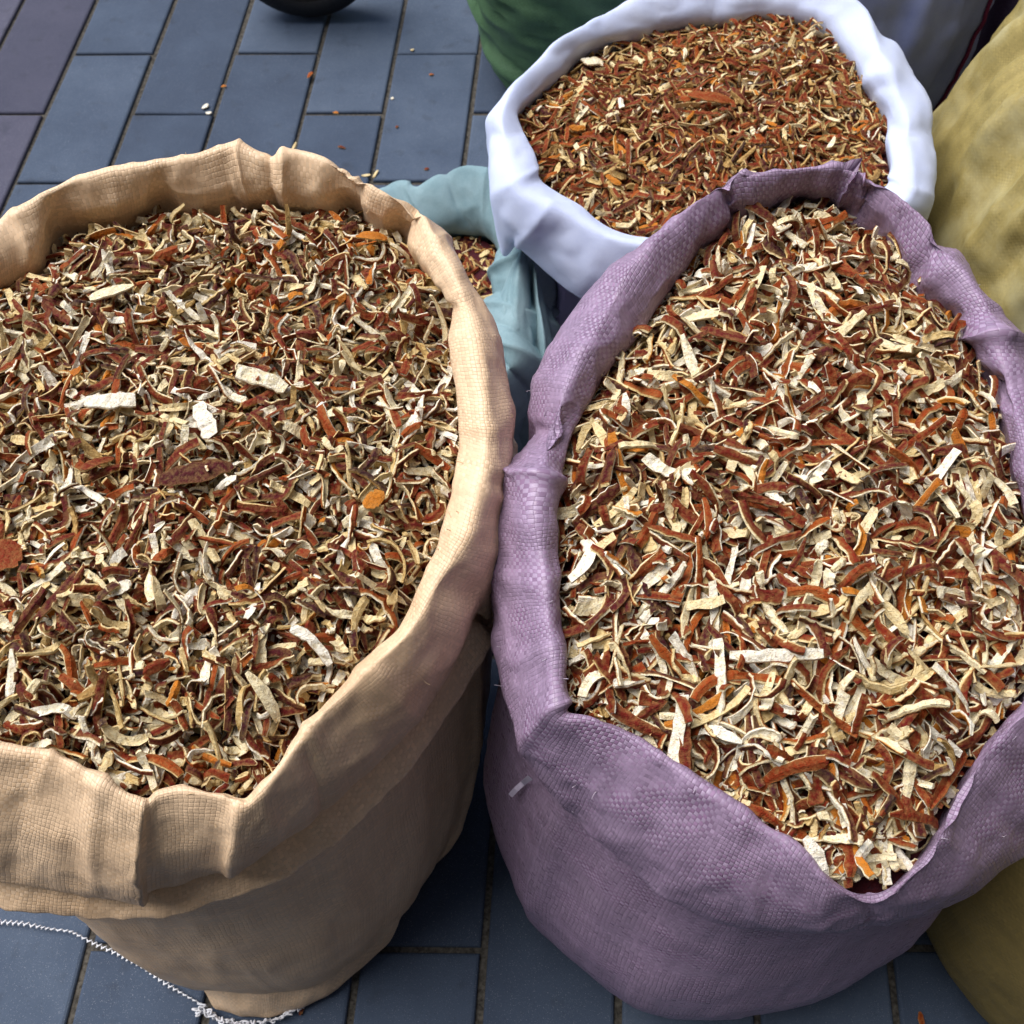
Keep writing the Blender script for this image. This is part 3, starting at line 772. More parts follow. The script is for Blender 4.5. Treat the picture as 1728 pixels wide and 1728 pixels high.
# corner flap and sewn bottom seam of the beige sack
def flap():
    top = [(330,1636,.06),(390,1640,.075),(450,1640,.085),(520,1622,.09),(590,1580,.10),(680,1500,.13)]
    midr = [(345,1672,.03),(395,1688,.04),(455,1690,.042),(520,1675,.04),(585,1640,.045),(672,1560,.06)]
    bot = [(368,1706,.008),(408,1718,.008),(455,1717,.008),(505,1703,.008),(565,1672,.012),(645,1600,.02)]
    back = [(400,1680,.003),(430,1690,.003),(460,1690,.003),(490,1680,.003),(520,1650,.003),(580,1600,.003)]
    R = []
    for row in (top, midr, bot, back):
        w = np.array([P(*p) for p in row])
        t = np.linspace(0, 5, 41)
        R.append(np.stack([np.interp(t, range(6), w[:, i]) for i in range(3)], 1))
    top2 = R[0] + np.array([0, 0.04, 0.03])
    G = catmull_open([top2] + R, 6)
    G = G + (fbm(G * 40, 2, 5) * 0.003)[..., None] * np.array([0, -0.6, 0.8])
    G[..., 2] = np.maximum(G[..., 2], 0.0015)
    k, m, _ = G.shape
    idx = np.arange(k * m).reshape(k, m)
    q = np.stack([idx[:-1, :-1], idx[:-1, 1:], idx[1:, 1:], idx[1:, :-1]], -1).reshape(-1, 4)
    U = np.linspace(0, .21, m); V = np.linspace(0, .14, k)
    uv = np.stack(np.meshgrid(U, V), -1).reshape(-1, 2)
    mesh_np('corner_flap', G.reshape(-1, 3), q, M['beige'], beige, smooth=True, uv=uv)
flap()
def thread():
    px = [(-40,1558),(0,1556),(40,1559),(80,1567),(120,1572),(160,1593),(200,1610),(240,1632),(280,1660),(310,1678),(335,1692),(350,1700)]
    w = np.array([P(x, y, 0.006) for x, y in px])
    t = np.linspace(0, len(px) - 1, 420)
    c = np.stack([np.interp(t, range(len(px)), w[:, i]) for i in range(3)], 1)
    d = np.gradient(c[:, :2], axis=0); d /= np.linalg.norm(d, axis=1)[:, None]
    nn = np.stack([-d[:, 1], d[:, 0]], 1)
    s = np.cumsum(np.r_[0, np.linalg.norm(np.diff(c, axis=0), axis=1)])
    ampn = 0.0018 + 0.0012 * noise3(np.stack([s * 35, s * 0, s * 0], 1), 3)
    phs = s / 0.0062 * 2 * math.pi + 1.5 * noise3(np.stack([s * 60, s * 0, s * 0 + 4], 1), 9)
    c[:, :2] += nn * (np.sin(phs) * ampn)[:, None] + d * (np.sin(phs * 2) * 0.0008)[:, None]
    c[:, 2] += 0.0012 * np.cos(phs)
    tag(tube('seam_thread', c, 0.0008, M['thread'], beige, 5), 'loose white zigzag thread trailing over the paving')
    # bunched stitches along the bottom seam
    px = [(338,1698),(352,1712),(375,1722),(405,1728),(440,1727),(470,1719),(498,1706),(512,1695)]
    w = np.array([P(x, y, 0.008) for x, y in px])
    t = np.linspace(0, len(px) - 1, 700)
    c = np.stack([np.interp(t, range(len(px)), w[:, i]) for i in range(3)], 1)
    q = np.stack([t * 22, t * 0, t * 0], 1)
    big = 1.0 + 1.3 * np.exp(-((t - 0.4) / 0.5) ** 2)
    c[:, 0] += 0.0042 * big * noise3(q, 1); c[:, 1] += 0.0042 * big * noise3(q + 7.3, 2); c[:, 2] += 0.003 + 0.004 * noise3(q + 3.1, 4)
    tag(tube('seam_stitching', c, 0.0009, M['thread'], beige, 5), 'bunched white stitching along the bottom seam')
thread()
# loose end of tape sticking out of the purple sack
def tape_end():
    pv = np.concatenate([PG_body.reshape(-1, 3), PG_cuff.reshape(-1, 3)])
    d_ = pv - np.array([0, 0, H])
    dep = d_[:, 1] * CP - d_[:, 2] * SP
    X_ = 864 + F * d_[:, 0] / dep; Y_ = 864 - F * (d_[:, 1] * SP + d_[:, 2] * CP) / dep
    pts = []
    for (x, y, out_) in ((861, 1343, .006), (870, 1333, .007), (882, 1322, .005), (895, 1312, .001)):
        near = np.argsort((X_ - x) ** 2 + (Y_ - y) ** 2)[:60]
        j = near[np.argmin(dep[near])]
        zz = pv[j, 2]
        p = P(x, y, zz)
        pts.append(p + (np.array([0, 0, H]) - p) * (out_ * 0.8 + .003))
    pts = np.array(pts)
    wv = np.array([0.0016, -0.0015, 0])
    L_, R_ = pts - wv, pts + wv
    V = np.concatenate([L_, R_, L_ + [0, 0, .0005], R_ + [0, 0, .0005]])
    q = []
    for i in range(3):
        q += [(i, i + 1, 5 + i, 4 + i), (8 + i, 12 + i, 13 + i, 9 + i), (i, 8 + i, 9 + i, i + 1), (4 + i, 5 + i, 13 + i, 12 + i)]
    return mesh_np('tape_end', V, q, M['tapeend'], purple, smooth=False)
tape_end()['label'] = 'pale lilac loose end of tape'

# hair-fine loose fibres along the cuffs
def fibres(G, parent, mat, n, seed):
    g = np.random.default_rng(seed)
    N = grid_normals(G)
    k, m, _ = G.shape
    Vs, Qs, o = [], [], 0
    for _ in range(n):
        i, j = g.integers(2 * RP, min(k - 1, 6 * RP)), g.integers(0, m)
        p, nn = G[i, j], N[i, j]
        if nn[2] < 0: nn = -nn
        d = nn * g.uniform(.2, .9) + g.normal(0, .8, 3); d /= np.linalg.norm(d)
        b_ = g.normal(0, .6, 3)
        L_ = g.uniform(.002, .006)
        t = np.linspace(0, 1, 5)[:, None]
        c = p + d * L_ * t + b_ * L_ * .5 * t * t
        a1 = np.cross(d, [0.3, 0.2, 1.0]); a1 /= np.linalg.norm(a1); a2 = np.cross(d, a1)
        r = g.uniform(.00016, .0003)
        th = np.array([0, 2.09, 4.19])
        V = (c[:, None] + r * (a1 * np.cos(th)[:, None] + a2 * np.sin(th)[:, None])[None]).reshape(-1, 3)
        for q in range(4):
            for e in range(3):
                Qs.append((o + q * 3 + e, o + q * 3 + (e + 1) % 3, o + q * 3 + 3 + (e + 1) % 3, o + q * 3 + 3 + e))
        Vs.append(V); o += 15
    f_ = mesh_np('loose_fibres', np.concatenate(Vs), Qs, mat, parent, smooth=True)
    f_['kind'] = 'stuff'
fibres(BG_cuff, beige, plain_mat('straw_fibre', (0.62, 0.44, 0.24), 0.5, 0.3, 900, .2), 90, 5)
fibres(PG_cuff, purple, plain_mat('lilac_fibre', (0.60, 0.52, 0.62), 0.3, 0.6, 900, .2), 90, 6)

# ---------------------------------------------------------------- wheel at the top edge
def wheel():
    c = P(523, 42, 0.0); R, W = 0.14, 0.034
    root = empty('cart_wheel', (c[0], c[1] + W, 0))
    tag(root, 'black rubber wheel standing on the paving at the top edge', 'wheel')
    a = np.linspace(0, 2 * math.pi, 72, endpoint=False)
    def lathe(name, prof, mat, par):
        V = np.stack([np.stack([c[0] + r * np.cos(a), np.full(72, c[1] + W + y), R + 0.001 + r * np.sin(a)], 1) for r, y in prof])
        k = len(prof); idx = np.arange(k * 72).reshape(k, 72)
        q = np.stack([idx[:-1], np.roll(idx, -1, 1)[:-1], np.roll(idx, -1, 1)[1:], idx[1:]], -1).reshape(-1, 4)
        return mesh_np(name, V.reshape(-1, 3), q, mat, par, smooth=True)
    pr = []
    for t in np.linspace(-0.5, math.pi + .5, 19):
        pr.append((R - 0.03 + 0.03 * max(math.sin(t), -.4) , -W * math.cos(t) * (1.0)))
    lathe('tyre', pr, M['rubber'], root)
    lathe('rim', [(0.085, -0.012), (0.078, -0.018), (0.07, -0.010), (0.03, -0.006), (0.026, -0.02), (0.012, -0.024), (0.001, -0.024)], M['hub'], root)
    lathe('axle', [(0.011, -0.024), (0.011, -0.034), (0.001, -0.034)], M['hub'], root)
wheel()

# ---------------------------------------------------------------- peel
def make_strips(n, g, lo_hi_L, lo_hi_W, T, nr, curl, plane, twist, pflat, ppith):
    """n curved strips of peel. returns local verts (n, nr, 6, 3) with side value (6,)"""
    Lr = lo_hi_L[0] + (lo_hi_L[1] - lo_hi_L[0]) * g.beta(1.7, 2.6, n)
    Wr = lo_hi_W[0] + (lo_hi_W[1] - lo_hi_W[0]) * g.beta(1.8, 2.6, n)
    Tr = T * g.uniform(0.65, 1.3, n)
    k2 = g.normal(0, curl, n) / Lr; k2 = -np.abs(k2) * np.where(g.random(n) < 0.8, 1, -1)
    k1 = g.normal(0, plane, n) / Lr
    tw = g.normal(0, twist, n) / Lr
    ph = g.uniform(0, 6.28, (n, 3))
    cup = g.normal(-0.05, 0.16, n) * Wr
    u = g.random(n)
    roll = np.where(u < pflat, g.normal(0, 0.35, n), g.choice([-1, 1], n) * (math.pi / 2 + g.normal(0, 0.35, n)))
    roll = roll + np.where((u < pflat) & (g.random(n) < ppith), math.pi, 0)
    t = np.tile([1., 0, 0], (n, 1))
    w = np.stack([np.zeros(n), np.cos(roll), np.sin(roll)], 1)
    nn = np.stack([np.zeros(n), -np.sin(roll), np.cos(roll)], 1)
    pos = np.zeros((n, 3))
    endt = np.where(g.random(n) < .25, g.uniform(0.3, 0.7, n), g.uniform(0.0, 0.25, n))
    ds = (Lr / (nr - 1))[:, None]
    V = np.zeros((n, nr, 6, 3))
    for i in range(nr):
        s = i / (nr - 1)
        env = (1 - endt * abs(2 * s - 1) ** 5)
        wv = Wr * env * (1 + 0.09 * np.sin(ph[:, 0] + 9 * s) + g.normal(0, 0.06, n))
        hw = (wv / 2)[:, None]
        th = (Tr * (1 + g.normal(0, 0.12, n)))[:, None]
        rag = g.normal(0, 0.07, (n, 2))
        cp = (cup * (1 + 0.5 * np.sin(ph[:, 1] + 7 * s)))[:, None]
        wob = nn * g.normal(0, 0.00035, n)[:, None]
        pc = pos + wob
        V[:, i, 0] = pc - w * hw * (0.95 + rag[:, :1]) + nn * (th * 0.35 + cp)
        V[:, i, 1] = pc + nn * th * 0.55 + w * hw * g.normal(0, .12, n)[:, None]
        V[:, i, 2] = pc + w * hw * (0.95 + rag[:, 1:]) + nn * (th * 0.35 + cp)
        V[:, i, 3] = pc + w * hw * (1.04 + rag[:, 1:] * .8) - nn * (th * 0.45 - cp)
        V[:, i, 4] = pc - nn * th * (0.5 + g.uniform(-.2, .3, n)[:, None])
        V[:, i, 5] = pc - w * hw * (1.04 + rag[:, :1] * .8) - nn * (th * 0.45 - cp)
        m2 = (k2 * (1 + 0.7 * np.sin(ph[:, 1] + 5 * s)))[:, None]
        m1 = (k1 * (1 + 0.9 * np.sin(ph[:, 2] + 6 * s)))[:, None]
        mt = tw[:, None]
        pos = pos + t * ds
        t2 = t + (m1 * w + m2 * nn) * ds
        w2 = w + (-m1 * t + mt * nn) * ds
        t2 /= np.linalg.norm(t2, axis=1)[:, None]
        w2 -= t2 * (w2 * t2).sum(1)[:, None]; w2 /= np.linalg.norm(w2, axis=1)[:, None]
        t, w, nn = t2, w2, np.cross(t2, w2)
    V -= V.mean((1, 2), keepdims=True)
    hd = g.uniform(0, 2 * math.pi, n)
    c, s = np.cos(hd)[:, None, None], np.sin(hd)[:, None, None]
    X = V[..., 0] * c - V[..., 1] * s; Y = V[..., 0] * s + V[..., 1] * c
    V[..., 0], V[..., 1] = X, Y
    return V, Lr * Wr

SIDE = np.array([0.9, 1.0, 0.9, 0.12, 0.0, 0.12])
def strip_faces(nr):
    f = []
    for i in range(nr - 1):
        for j in range(6):
            a, b_ = i * 6 + j, i * 6 + (j + 1) % 6
            f.append((a, b_, b_ + 6, a + 6))
    e = (nr - 1) * 6
    f += [(0, 5, 4, 1), (1, 4, 3, 2), (e, e + 1, e + 4, e + 5), (e + 1, e + 2, e + 3, e + 4)]
    return np.array(f)

class Heap:
    def __init__(s, key, mound, dip=0.0, seed=1, tilt=(0, 0)):
        d = SACKS[key]
        s.I, s.cen = d['I'], d['cen']
        rel = s.I[:, :2] - s.cen
        a = np.arctan2(rel[:, 1], rel[:, 0]); o = np.argsort(a)
        s.a = np.concatenate([a[o] - 2 * math.pi, a[o], a[o] + 2 * math.pi])
        r = np.linalg.norm(rel, axis=1)[o]; z = s.I[:, 2][o]
        s.r = np.tile(r, 3); s.z = np.tile(z, 3)
        s.mound, s.dip, s.seed = mound, dip, seed
        s.cell = 0.0022
        lo = s.I[:, :2].min(0) - 0.05; hi = s.I[:, :2].max(0) + 0.05
        s.lo = lo
        nx, ny = ((hi - lo) / s.cell).astype(int) + 1
        s.nx, s.ny = nx, ny
        gx, gy = np.meshgrid(lo[0] + np.arange(nx) * s.cell, lo[1] + np.arange(ny) * s.cell, indexing='ij')
        s.T = s.target(np.stack([gx, gy], -1))
        s.base = s.T - 0.02
        s.hm = s.base.copy()
    def polar(s, xy):
        rel = xy - s.cen
        a = np.arctan2(rel[..., 1], rel[..., 0]); r = np.linalg.norm(rel, axis=-1)
        R = np.interp(a, s.a, s.r); Z = np.interp(a, s.a, s.z)
        return r / R, Z
    def target(s, xy):
        q, Z = s.polar(xy)
        zm = s.z.mean()
        k = np.clip(q, 0, 1)
        z = zm * (1 - k ** 1.5) + Z * k ** 1.5 + s.mound * (1 - k ** 2) - s.dip * np.clip((q - 0.8) / 0.2, 0, 1)
        p = np.concatenate([xy, np.zeros(xy.shape[:-1] + (1,))], -1)
        return z + 0.006 * fbm(p * 14, 2, s.seed) * (1 - k ** 4)
    def idx(s, x, y):
        return (np.clip(((x - s.lo[0]) / s.cell).astype(int), 0, s.nx - 1), np.clip(((y - s.lo[1]) / s.cell).astype(int), 0, s.ny - 1))
    def fill(s, total, batch, g, qmax=1.06, qmin=0.0, cands=9, cap=0.005, quant=0.8, **kw):
        outV, outA = [], []
        lo, hi = s.I[:, :2].min(0) - .01, s.I[:, :2].max(0) + .01
        done = 0
        while done < total:
            n = batch
            # candidate spots: the lowest of several
            c = g.uniform(lo, hi, (n, cands, 2))
            q, _ = s.polar(c)
            ix, iy = s.idx(c[..., 0], c[..., 1])
            gap = (s.hm[ix, iy] - s.T[ix, iy]) + np.where((q > qmax) | (q < qmin), 9, 0) + g.uniform(0, .006, (n, cands))
            pick = gap.argmin(1)
            ok = gap[np.arange(n), pick] < 1
            p = c[np.arange(n), pick][ok]
            n = len(p)
            V, A = make_strips(n, g, **kw)
            V[..., 0] += p[:, 0, None, None]; V[..., 1] += p[:, 1, None, None]
            s.settle(V, p, g, quant=quant, capz=cap)
            qv, _ = s.polar(V[..., :2].reshape(n, -1, 2))
            front = p[:, 1] < s.cen[1] - 0.02
            _, zi = s.polar(V[..., :2].reshape(n, -1, 2))
            zz = V[..., 2].reshape(n, -1)
            bad_f = ((qv > 0.99) & (zz > zi - 0.002)).any(1) | (qv.max(1) > 1.035)
            keep = np.where(front, ~bad_f, qv.max(1) < 1.10) & (V[..., 1].reshape(n, -1).min(1) > s.I[:, 1].min() + 0.0025)
            outV.append(V[keep]); outA.append(A[keep]); done += n
        return np.concatenate(outV), np.concatenate(outA)
    def settle(s, V, p, g=None, quant=0.80, jit=0.14, capz=0.005):
        n = len(V)
        x = V[..., 0].reshape(n, -1); y = V[..., 1].reshape(n, -1)
        ix, iy = s.idx(x, y)
        hs = s.hm[ix, iy]
        dx, dy = x - p[:, :1], y - p[:, 1:2]
        hz = hs - hs.mean(1, keepdims=True)
        sxx = (dx * dx).mean(1) + 4e-6; syy = (dy * dy).mean(1) + 4e-6; sxy = (dx * dy).mean(1)
        bx = (dx * hz).mean(1); by = (dy * hz).mean(1)
        det = sxx * syy - sxy ** 2
        gx = np.clip((bx * syy - by * sxy) / det, -.6, .6); gy = np.clip((by * sxx - bx * sxy) / det, -.6, .6)
        if g is not None:
            gx = gx + g.normal(0, jit, n); gy = gy + g.normal(0, jit, n)
        zl = V[..., 2].reshape(n, -1) + gx[:, None] * dx + gy[:, None] * dy
        off = np.quantile(hs - zl, quant, axis=1)
        cap = s.T[s.idx(p[:, 0], p[:, 1])] + capz
        off = np.minimum(off, cap)
        zl = zl + off[:, None]
        V[..., 2] = zl.reshape(V.shape[:3])
        np.maximum.at(s.hm, (ix, iy), zl)
        return V

def peel_attr(n, nr, r1, r2, darker=None):
    a = np.ones((n, nr, 6, 4))
    a[..., 0] = SIDE[None, None, :]
    a[..., 1] = r1[:, None, None]; a[..., 2] = r2[:, None, None]
    return a

PEELS = []
def build_heap(key, hp, V, A, nr, n_single, label_heap, sack_word, g, skin_mu, pith_mu, in_frame, names):
    n = len(V)
    r1 = np.clip(g.normal(skin_mu[0], skin_mu[1], n), 0.06, 0.93)
    rare = g.random(n); r1 = np.where(rare < 0.03, 0.99, r1); r1 = np.where(rare > 0.975, 0.02, r1)
    r2 = np.clip(g.normal(pith_mu[0], pith_mu[1], n), 0.02, 1.0)
    at = peel_attr(n, nr, r1, r2)
    # the ones that show largest: high above the finished surface around them, big, and in the frame
    cen = V.mean((1, 2))
    top = hp.hm[hp.idx(V[..., 0].reshape(n, -1), V[..., 1].reshape(n, -1))]
    cover = (top - V[..., 2].reshape(n, -1) < 0.0035).mean(1)
    d = cen - np.array([0, 0, H])
    depth = d[:, 1] * CP - d[:, 2] * SP
    px = 864 + F * d[:, 0] / depth; py = 864 - F * (d[:, 1] * SP + d[:, 2] * CP) / depth
    qq, _ = hp.polar(cen[:, :2])
    seen = (px > 15) & (px < 1713) & (py > 15) & (py < 1713) & (qq < 0.9)
    score = np.where(seen, A * cover ** 1.5, -1)
    pick = np.argsort(-score)[:n_single]
    mask = np.ones(n, bool); mask[pick] = False
    f = strip_faces(nr)
    nv = nr * 6
    rest = V[mask].reshape(-1, 3)
    faces = (f[None] + (np.arange(mask.sum()) * nv)[:, None, None]).reshape(-1, 4)
    ra = at[mask].reshape(-1, 4)
    # a packed bed of peel under the loose strips
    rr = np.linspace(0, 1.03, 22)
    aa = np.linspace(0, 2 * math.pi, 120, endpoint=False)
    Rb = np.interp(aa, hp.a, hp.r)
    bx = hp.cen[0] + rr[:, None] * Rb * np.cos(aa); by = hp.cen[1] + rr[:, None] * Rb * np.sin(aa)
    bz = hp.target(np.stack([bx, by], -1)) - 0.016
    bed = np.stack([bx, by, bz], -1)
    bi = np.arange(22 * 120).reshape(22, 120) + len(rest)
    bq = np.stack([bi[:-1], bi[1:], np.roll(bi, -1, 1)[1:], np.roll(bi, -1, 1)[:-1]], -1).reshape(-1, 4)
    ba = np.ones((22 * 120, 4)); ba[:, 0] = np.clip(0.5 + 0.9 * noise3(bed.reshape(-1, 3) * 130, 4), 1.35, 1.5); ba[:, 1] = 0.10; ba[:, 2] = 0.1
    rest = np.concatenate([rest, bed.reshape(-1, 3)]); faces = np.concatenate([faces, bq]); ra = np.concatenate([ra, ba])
    o = mesh_np('peel_heap', rest, faces, M['peel'], smooth=False, attr={'peel': ra}, loc=(hp.cen[0], hp.cen[1], hp.z.mean()))
    tag(o, label_heap, 'peel heap', kind='stuff')
    for i in pick:
        v = V[i].reshape(-1, 3)
        c = v.mean(0)
        # which face is up?
        q = V[i]; nz = 0
        e1 = q[1:, 1] - q[:-1, 1]; e2 = q[1:, 2] - q[1:, 0]
        nz = np.cross(e1, e2)[:, 2].mean()
        ln = np.linalg.norm(np.cross(e1, e2), axis=1).mean()
        tone = 'skin' if nz > 0.35 * ln else ('pith' if nz < -0.35 * ln else 'edge')
        word = {'skin': ('orange' if r1[i] > 0.72 else ('maroon' if r1[i] < 0.3 else 'brick red')),
                'pith': ('white' if r2[i] > 0.75 else ('tan' if r2[i] < 0.35 else 'cream')), 'edge': 'edgewise'}[tone]
        u_ = (px[i] - 864) , py[i]
        fx = (c[0] - hp.I[:, 0].min()) / (np.ptp(hp.I[:, 0])); fy = (c[1] - hp.I[:, 1].min()) / (np.ptp(hp.I[:, 1]))
        zone = ('back ' if fy > .72 else ('front ' if fy < .3 else 'middle ')) + ('left' if fx < .36 else ('right' if fx > .64 else 'centre'))
        size = 'long' if A[i] > np.quantile(A[pick], .66) else ('short' if A[i] < np.quantile(A[pick], .33) else 'medium')
        bend = np.linalg.norm(q[-1, 1] - q[0, 1]) / (np.linalg.norm(np.diff(q[:, 1], axis=0), axis=1).sum() + 1e-9)
        bw = 'curled' if bend < .8 else ('bent' if bend < .93 else 'straight')
        o = mesh_np('peel_strip', v, f, M['peel'], smooth=False, attr={'peel': at[i].reshape(-1, 4)}, loc=tuple(c))
        tag(o, '%s %s %s peel strip at the %s of the %s heap' % (size, bw, word, zone, sack_word.split()[0]), 'peel strip', 'peel strips lying on top of the %s heap' % sack_word)

hpP = Heap('woven_sack5', 0.020, 0.012, seed=3)
hpB = Heap('woven_sack3', 0.014, 0.012, seed=6)
hpW = Heap('cloth_sack8', 0.022, 0.0, seed=9)
hpT = Heap('cloth_sack21', 0.0, 0.0, seed=12)

# single large scraps one can pick out, settled on the finished heaps
def scrap(name, hp, px, py, L, W, ang, roll, curl, plane, r1, r2, label, T=0.0022, nr=11, lift=0.002, cat='peel strip', taper=0.6, seed=0):
    g = np.random.default_rng(seed + int(px) * 7 + int(py))
    z0 = 0.56 if hp is not hpW else .45
    for _ in range(4):
        w = P(px, py, z0)
        z0 = hp.hm[hp.idx(np.array(w[0]), np.array(w[1]))] if hp else 0.0
    t = np.array([1., 0, 0]); wv = np.array([0, math.cos(roll), math.sin(roll)]); nn = np.array([0, -math.sin(roll), math.cos(roll)])
    pos = np.zeros(3); V = np.zeros((nr, 6, 3)); ds = L / (nr - 1)
    for i in range(nr):
        s = i / (nr - 1)
        hw = W / 2 * max(0.12 if taper > .5 else 0.5, (1 - abs(2 * s - 1) ** (2.2 if taper > .5 else 7))) ** 0.5
        h1, h2 = hw * (1 + g.normal(0, .10)), hw * (1 + g.normal(0, .10))
        pos = pos + nn * g.normal(0, T * .12)
        cup = W * 0.05 * math.sin(3 * s + px)
        V[i, 0] = pos - wv * h1 + nn * (T * .35 + cup); V[i, 1] = pos + nn * T * .5 + wv * g.normal(0, hw * .2); V[i, 2] = pos + wv * h2 + nn * (T * .35 - cup)
        V[i, 3] = pos + wv * h2 * .9 - nn * (T * .45 + cup); V[i, 4] = pos - nn * T * (.5 + g.normal(0, .2)) + wv * g.normal(0, hw * .2); V[i, 5] = pos - wv * h1 * .9 - nn * (T * .45 - cup)
        pos = pos + t * ds
        t2 = t + (plane / L * wv + curl / L * nn) * ds; t2 /= np.linalg.norm(t2)
        w2 = wv - t2 * (wv @ t2); w2 /= np.linalg.norm(w2)
        t, wv, nn = t2, w2, np.cross(t2, w2)
    V -= V.mean((0, 1))
    c, s_ = math.cos(ang), math.sin(ang)
    X = V[..., 0] * c - V[..., 1] * s_; Y = V[..., 0] * s_ + V[..., 1] * c
    V[..., 0] = X + w[0]; V[..., 1] = Y + w[1]
    if hp:
        hp.settle(V[None], w[None, :2], None, 0.9, capz=0.02)
    V[..., 2] += lift - (0 if hp else V[..., 2].min())
    a = peel_attr(1, nr, np.array([r1]), np.array([r2]))[0]
    o = mesh_np(name, V.reshape(-1, 3), strip_faces(nr), M['peel'], smooth=False, attr={'peel': a.reshape(-1, 4)}, loc=tuple(V.reshape(-1, 3).mean(0)))
    tag(o, label, cat)
    return o

gP, gB, gW, gT = [np.random.default_rng(s) for s in (101, 202, 303, 404)]
NRP, NRB, NRW = 13, 9, 7
VP, AP = hpP.fill(3300, 40, gP, lo_hi_L=(0.020, 0.068), lo_hi_W=(0.0034, 0.0074), T=0.0021, nr=NRP, curl=1.5, plane=0.6, twist=0.9, pflat=0.66, ppith=0.38)
VP2, AP2 = hpP.fill(800, 20, gP, qmin=0.88, lo_hi_L=(0.007, 0.024), lo_hi_W=(0.0038, 0.008), T=0.0019, nr=NRP, curl=0.9, plane=0.4, twist=0.8, pflat=0.7, ppith=0.5)
VP3, AP3 = hpP.fill(680, 12, gP, qmax=0.97, cands=2, cap=0.014, quant=0.93, lo_hi_L=(0.026, 0.074), lo_hi_W=(0.0042, 0.0084), T=0.0023, nr=NRP, curl=1.9, plane=0.8, twist=1.1, pflat=0.66, ppith=0.38)
VP, AP = np.concatenate([VP, VP2, VP3]), np.concatenate([AP, AP2, AP3])
VB, AB = hpB.fill(7600, 80, gB, lo_hi_L=(0.008, 0.040), lo_hi_W=(0.0026, 0.0072), T=0.0020, nr=NRB, curl=1.2, plane=0.4, twist=0.9, pflat=0.64, ppith=0.47)
VB2, AB2 = hpB.fill(500, 50, gB, lo_hi_L=(0.003, 0.010), lo_hi_W=(0.0018, 0.0055), T=0.0014, nr=NRB, curl=0.5, plane=0.2, twist=0.3, pflat=0.75, ppith=0.5)
VB3, AB3 = hpB.fill(1250, 20, gB, qmax=0.97, cands=2, cap=0.012, quant=0.93, lo_hi_L=(0.012, 0.048), lo_hi_W=(0.0034, 0.0080), T=0.0021, nr=NRB, curl=1.5, plane=0.45, twist=1.0, pflat=0.66, ppith=0.38)
VB, AB = np.concatenate([VB, VB2, VB3]), np.concatenate([AB, AB2, AB3])
VW, AW = hpW.fill(4600, 60, gW, lo_hi_L=(0.009, 0.036), lo_hi_W=(0.0028, 0.0070), T=0.0020, nr=NRW, curl=0.8, plane=0.3, twist=0.5, pflat=0.82, ppith=0.26)
VT, AT = hpT.fill(500, 40, gT, lo_hi_L=(0.010, 0.030), lo_hi_W=(0.0032, 0.0078), T=0.0020, nr=NRW, curl=0.8, plane=0.3, twist=0.5, pflat=0.7, ppith=0.4)
build_heap('p', hpP, VP, AP, NRP, 140, 'mass of coarse dried orange peel strips filling the purple sack', 'purple sack', gP, (0.46, 0.22), (0.78, 0.22), None, None)
build_heap('b', hpB, VB, AB, NRB, 105, 'mass of short dried orange peel shreds filling the beige sack', 'beige sack', gB, (0.40, 0.25), (0.72, 0.25), None, None)
build_heap('w', hpW, VW, AW, NRW, 45, 'mass of fine dried orange peel shreds filling the white cloth sack', 'white sack', gW, (0.45, 0.2), (0.40, 0.28), None, None)
build_heap('t', hpT, VT, AT, NRW, 0, 'small patch of dried peel inside the teal cloth sack', 'teal cloth sack', gT, (0.4, 0.2), (0.3, 0.2), None, None)

scrap('peel_scrap', hpB, 345, 825, 0.050, 0.016, 0.35, 0, -0.3, 0.2, 0.13, 0.5, 'large purplish maroon peel scrap lying in the middle of the beige sack', cat='peel scrap')
scrap('peel_scrap', hpB, 20, 955, 0.026, 0.022, 1.2, 0.1, -0.4, 0, 0.62, 0.5, 'roundish brick red peel scrap at the left edge of the beige heap', cat='peel scrap')
scrap('peel_scrap', hpB, 190, 683, 0.034, 0.014, 0.05, math.pi, 0.3, -0.2, 0.5, 0.97, 'broad white pith flake left of centre in the beige sack', cat='peel scrap', taper=.3)
scrap('peel_scrap', hpB, 347, 712, 0.028, 0.013, -1.1, math.pi, 0.4, 0, 0.5, 0.99, 'upright broad white pith flake above the maroon scrap in the beige sack', cat='peel scrap', taper=.3)
scrap('peel_scrap', hpB, 445, 650, 0.036, 0.013, -0.1, math.pi, 0.3, 0.3, 0.5, 0.86, 'ragged cream pith flake right of the white flakes in the beige sack', cat='peel scrap', taper=.3)
scrap('peel_scrap', hpB, 200, 517, 0.034, 0.012, 0.55, math.pi, 0.2, 0, 0.5, 0.8, 'pointed oval cream pith scrap near the back of the beige sack', cat='peel scrap', taper=.9)
scrap('peel_scrap', hpB, 665, 950, 0.045, 0.005, 1.2, math.pi / 2, -2.6, 0, 0.01, 0.3, 'blackish green curled strip near the right cuff of the beige sack', cat='peel scrap')
scrap('peel_scrap', hpB, 630, 843, 0.016, 0.011, 0.4, 0.1, -0.5, 0, 1.0, 0.5, 'bright orange peel bit by the right cuff of the beige sack', cat='peel scrap')
scrap('peel_scrap', hpB, 528, 1090, 0.034, 0.0065, -0.3, math.pi, 0.5, 0.8, 0.5, 1.0, 'smooth white crescent of pith at the front right of the beige sack', cat='peel scrap', taper=.3)
scrap('peel_scrap', hpB, 452, 1185, 0.036, 0.0085, -0.75, math.pi, 1.0, 0.4, 0.5, 0.72, 'long cream strip bent near the front of the beige sack', cat='peel scrap')
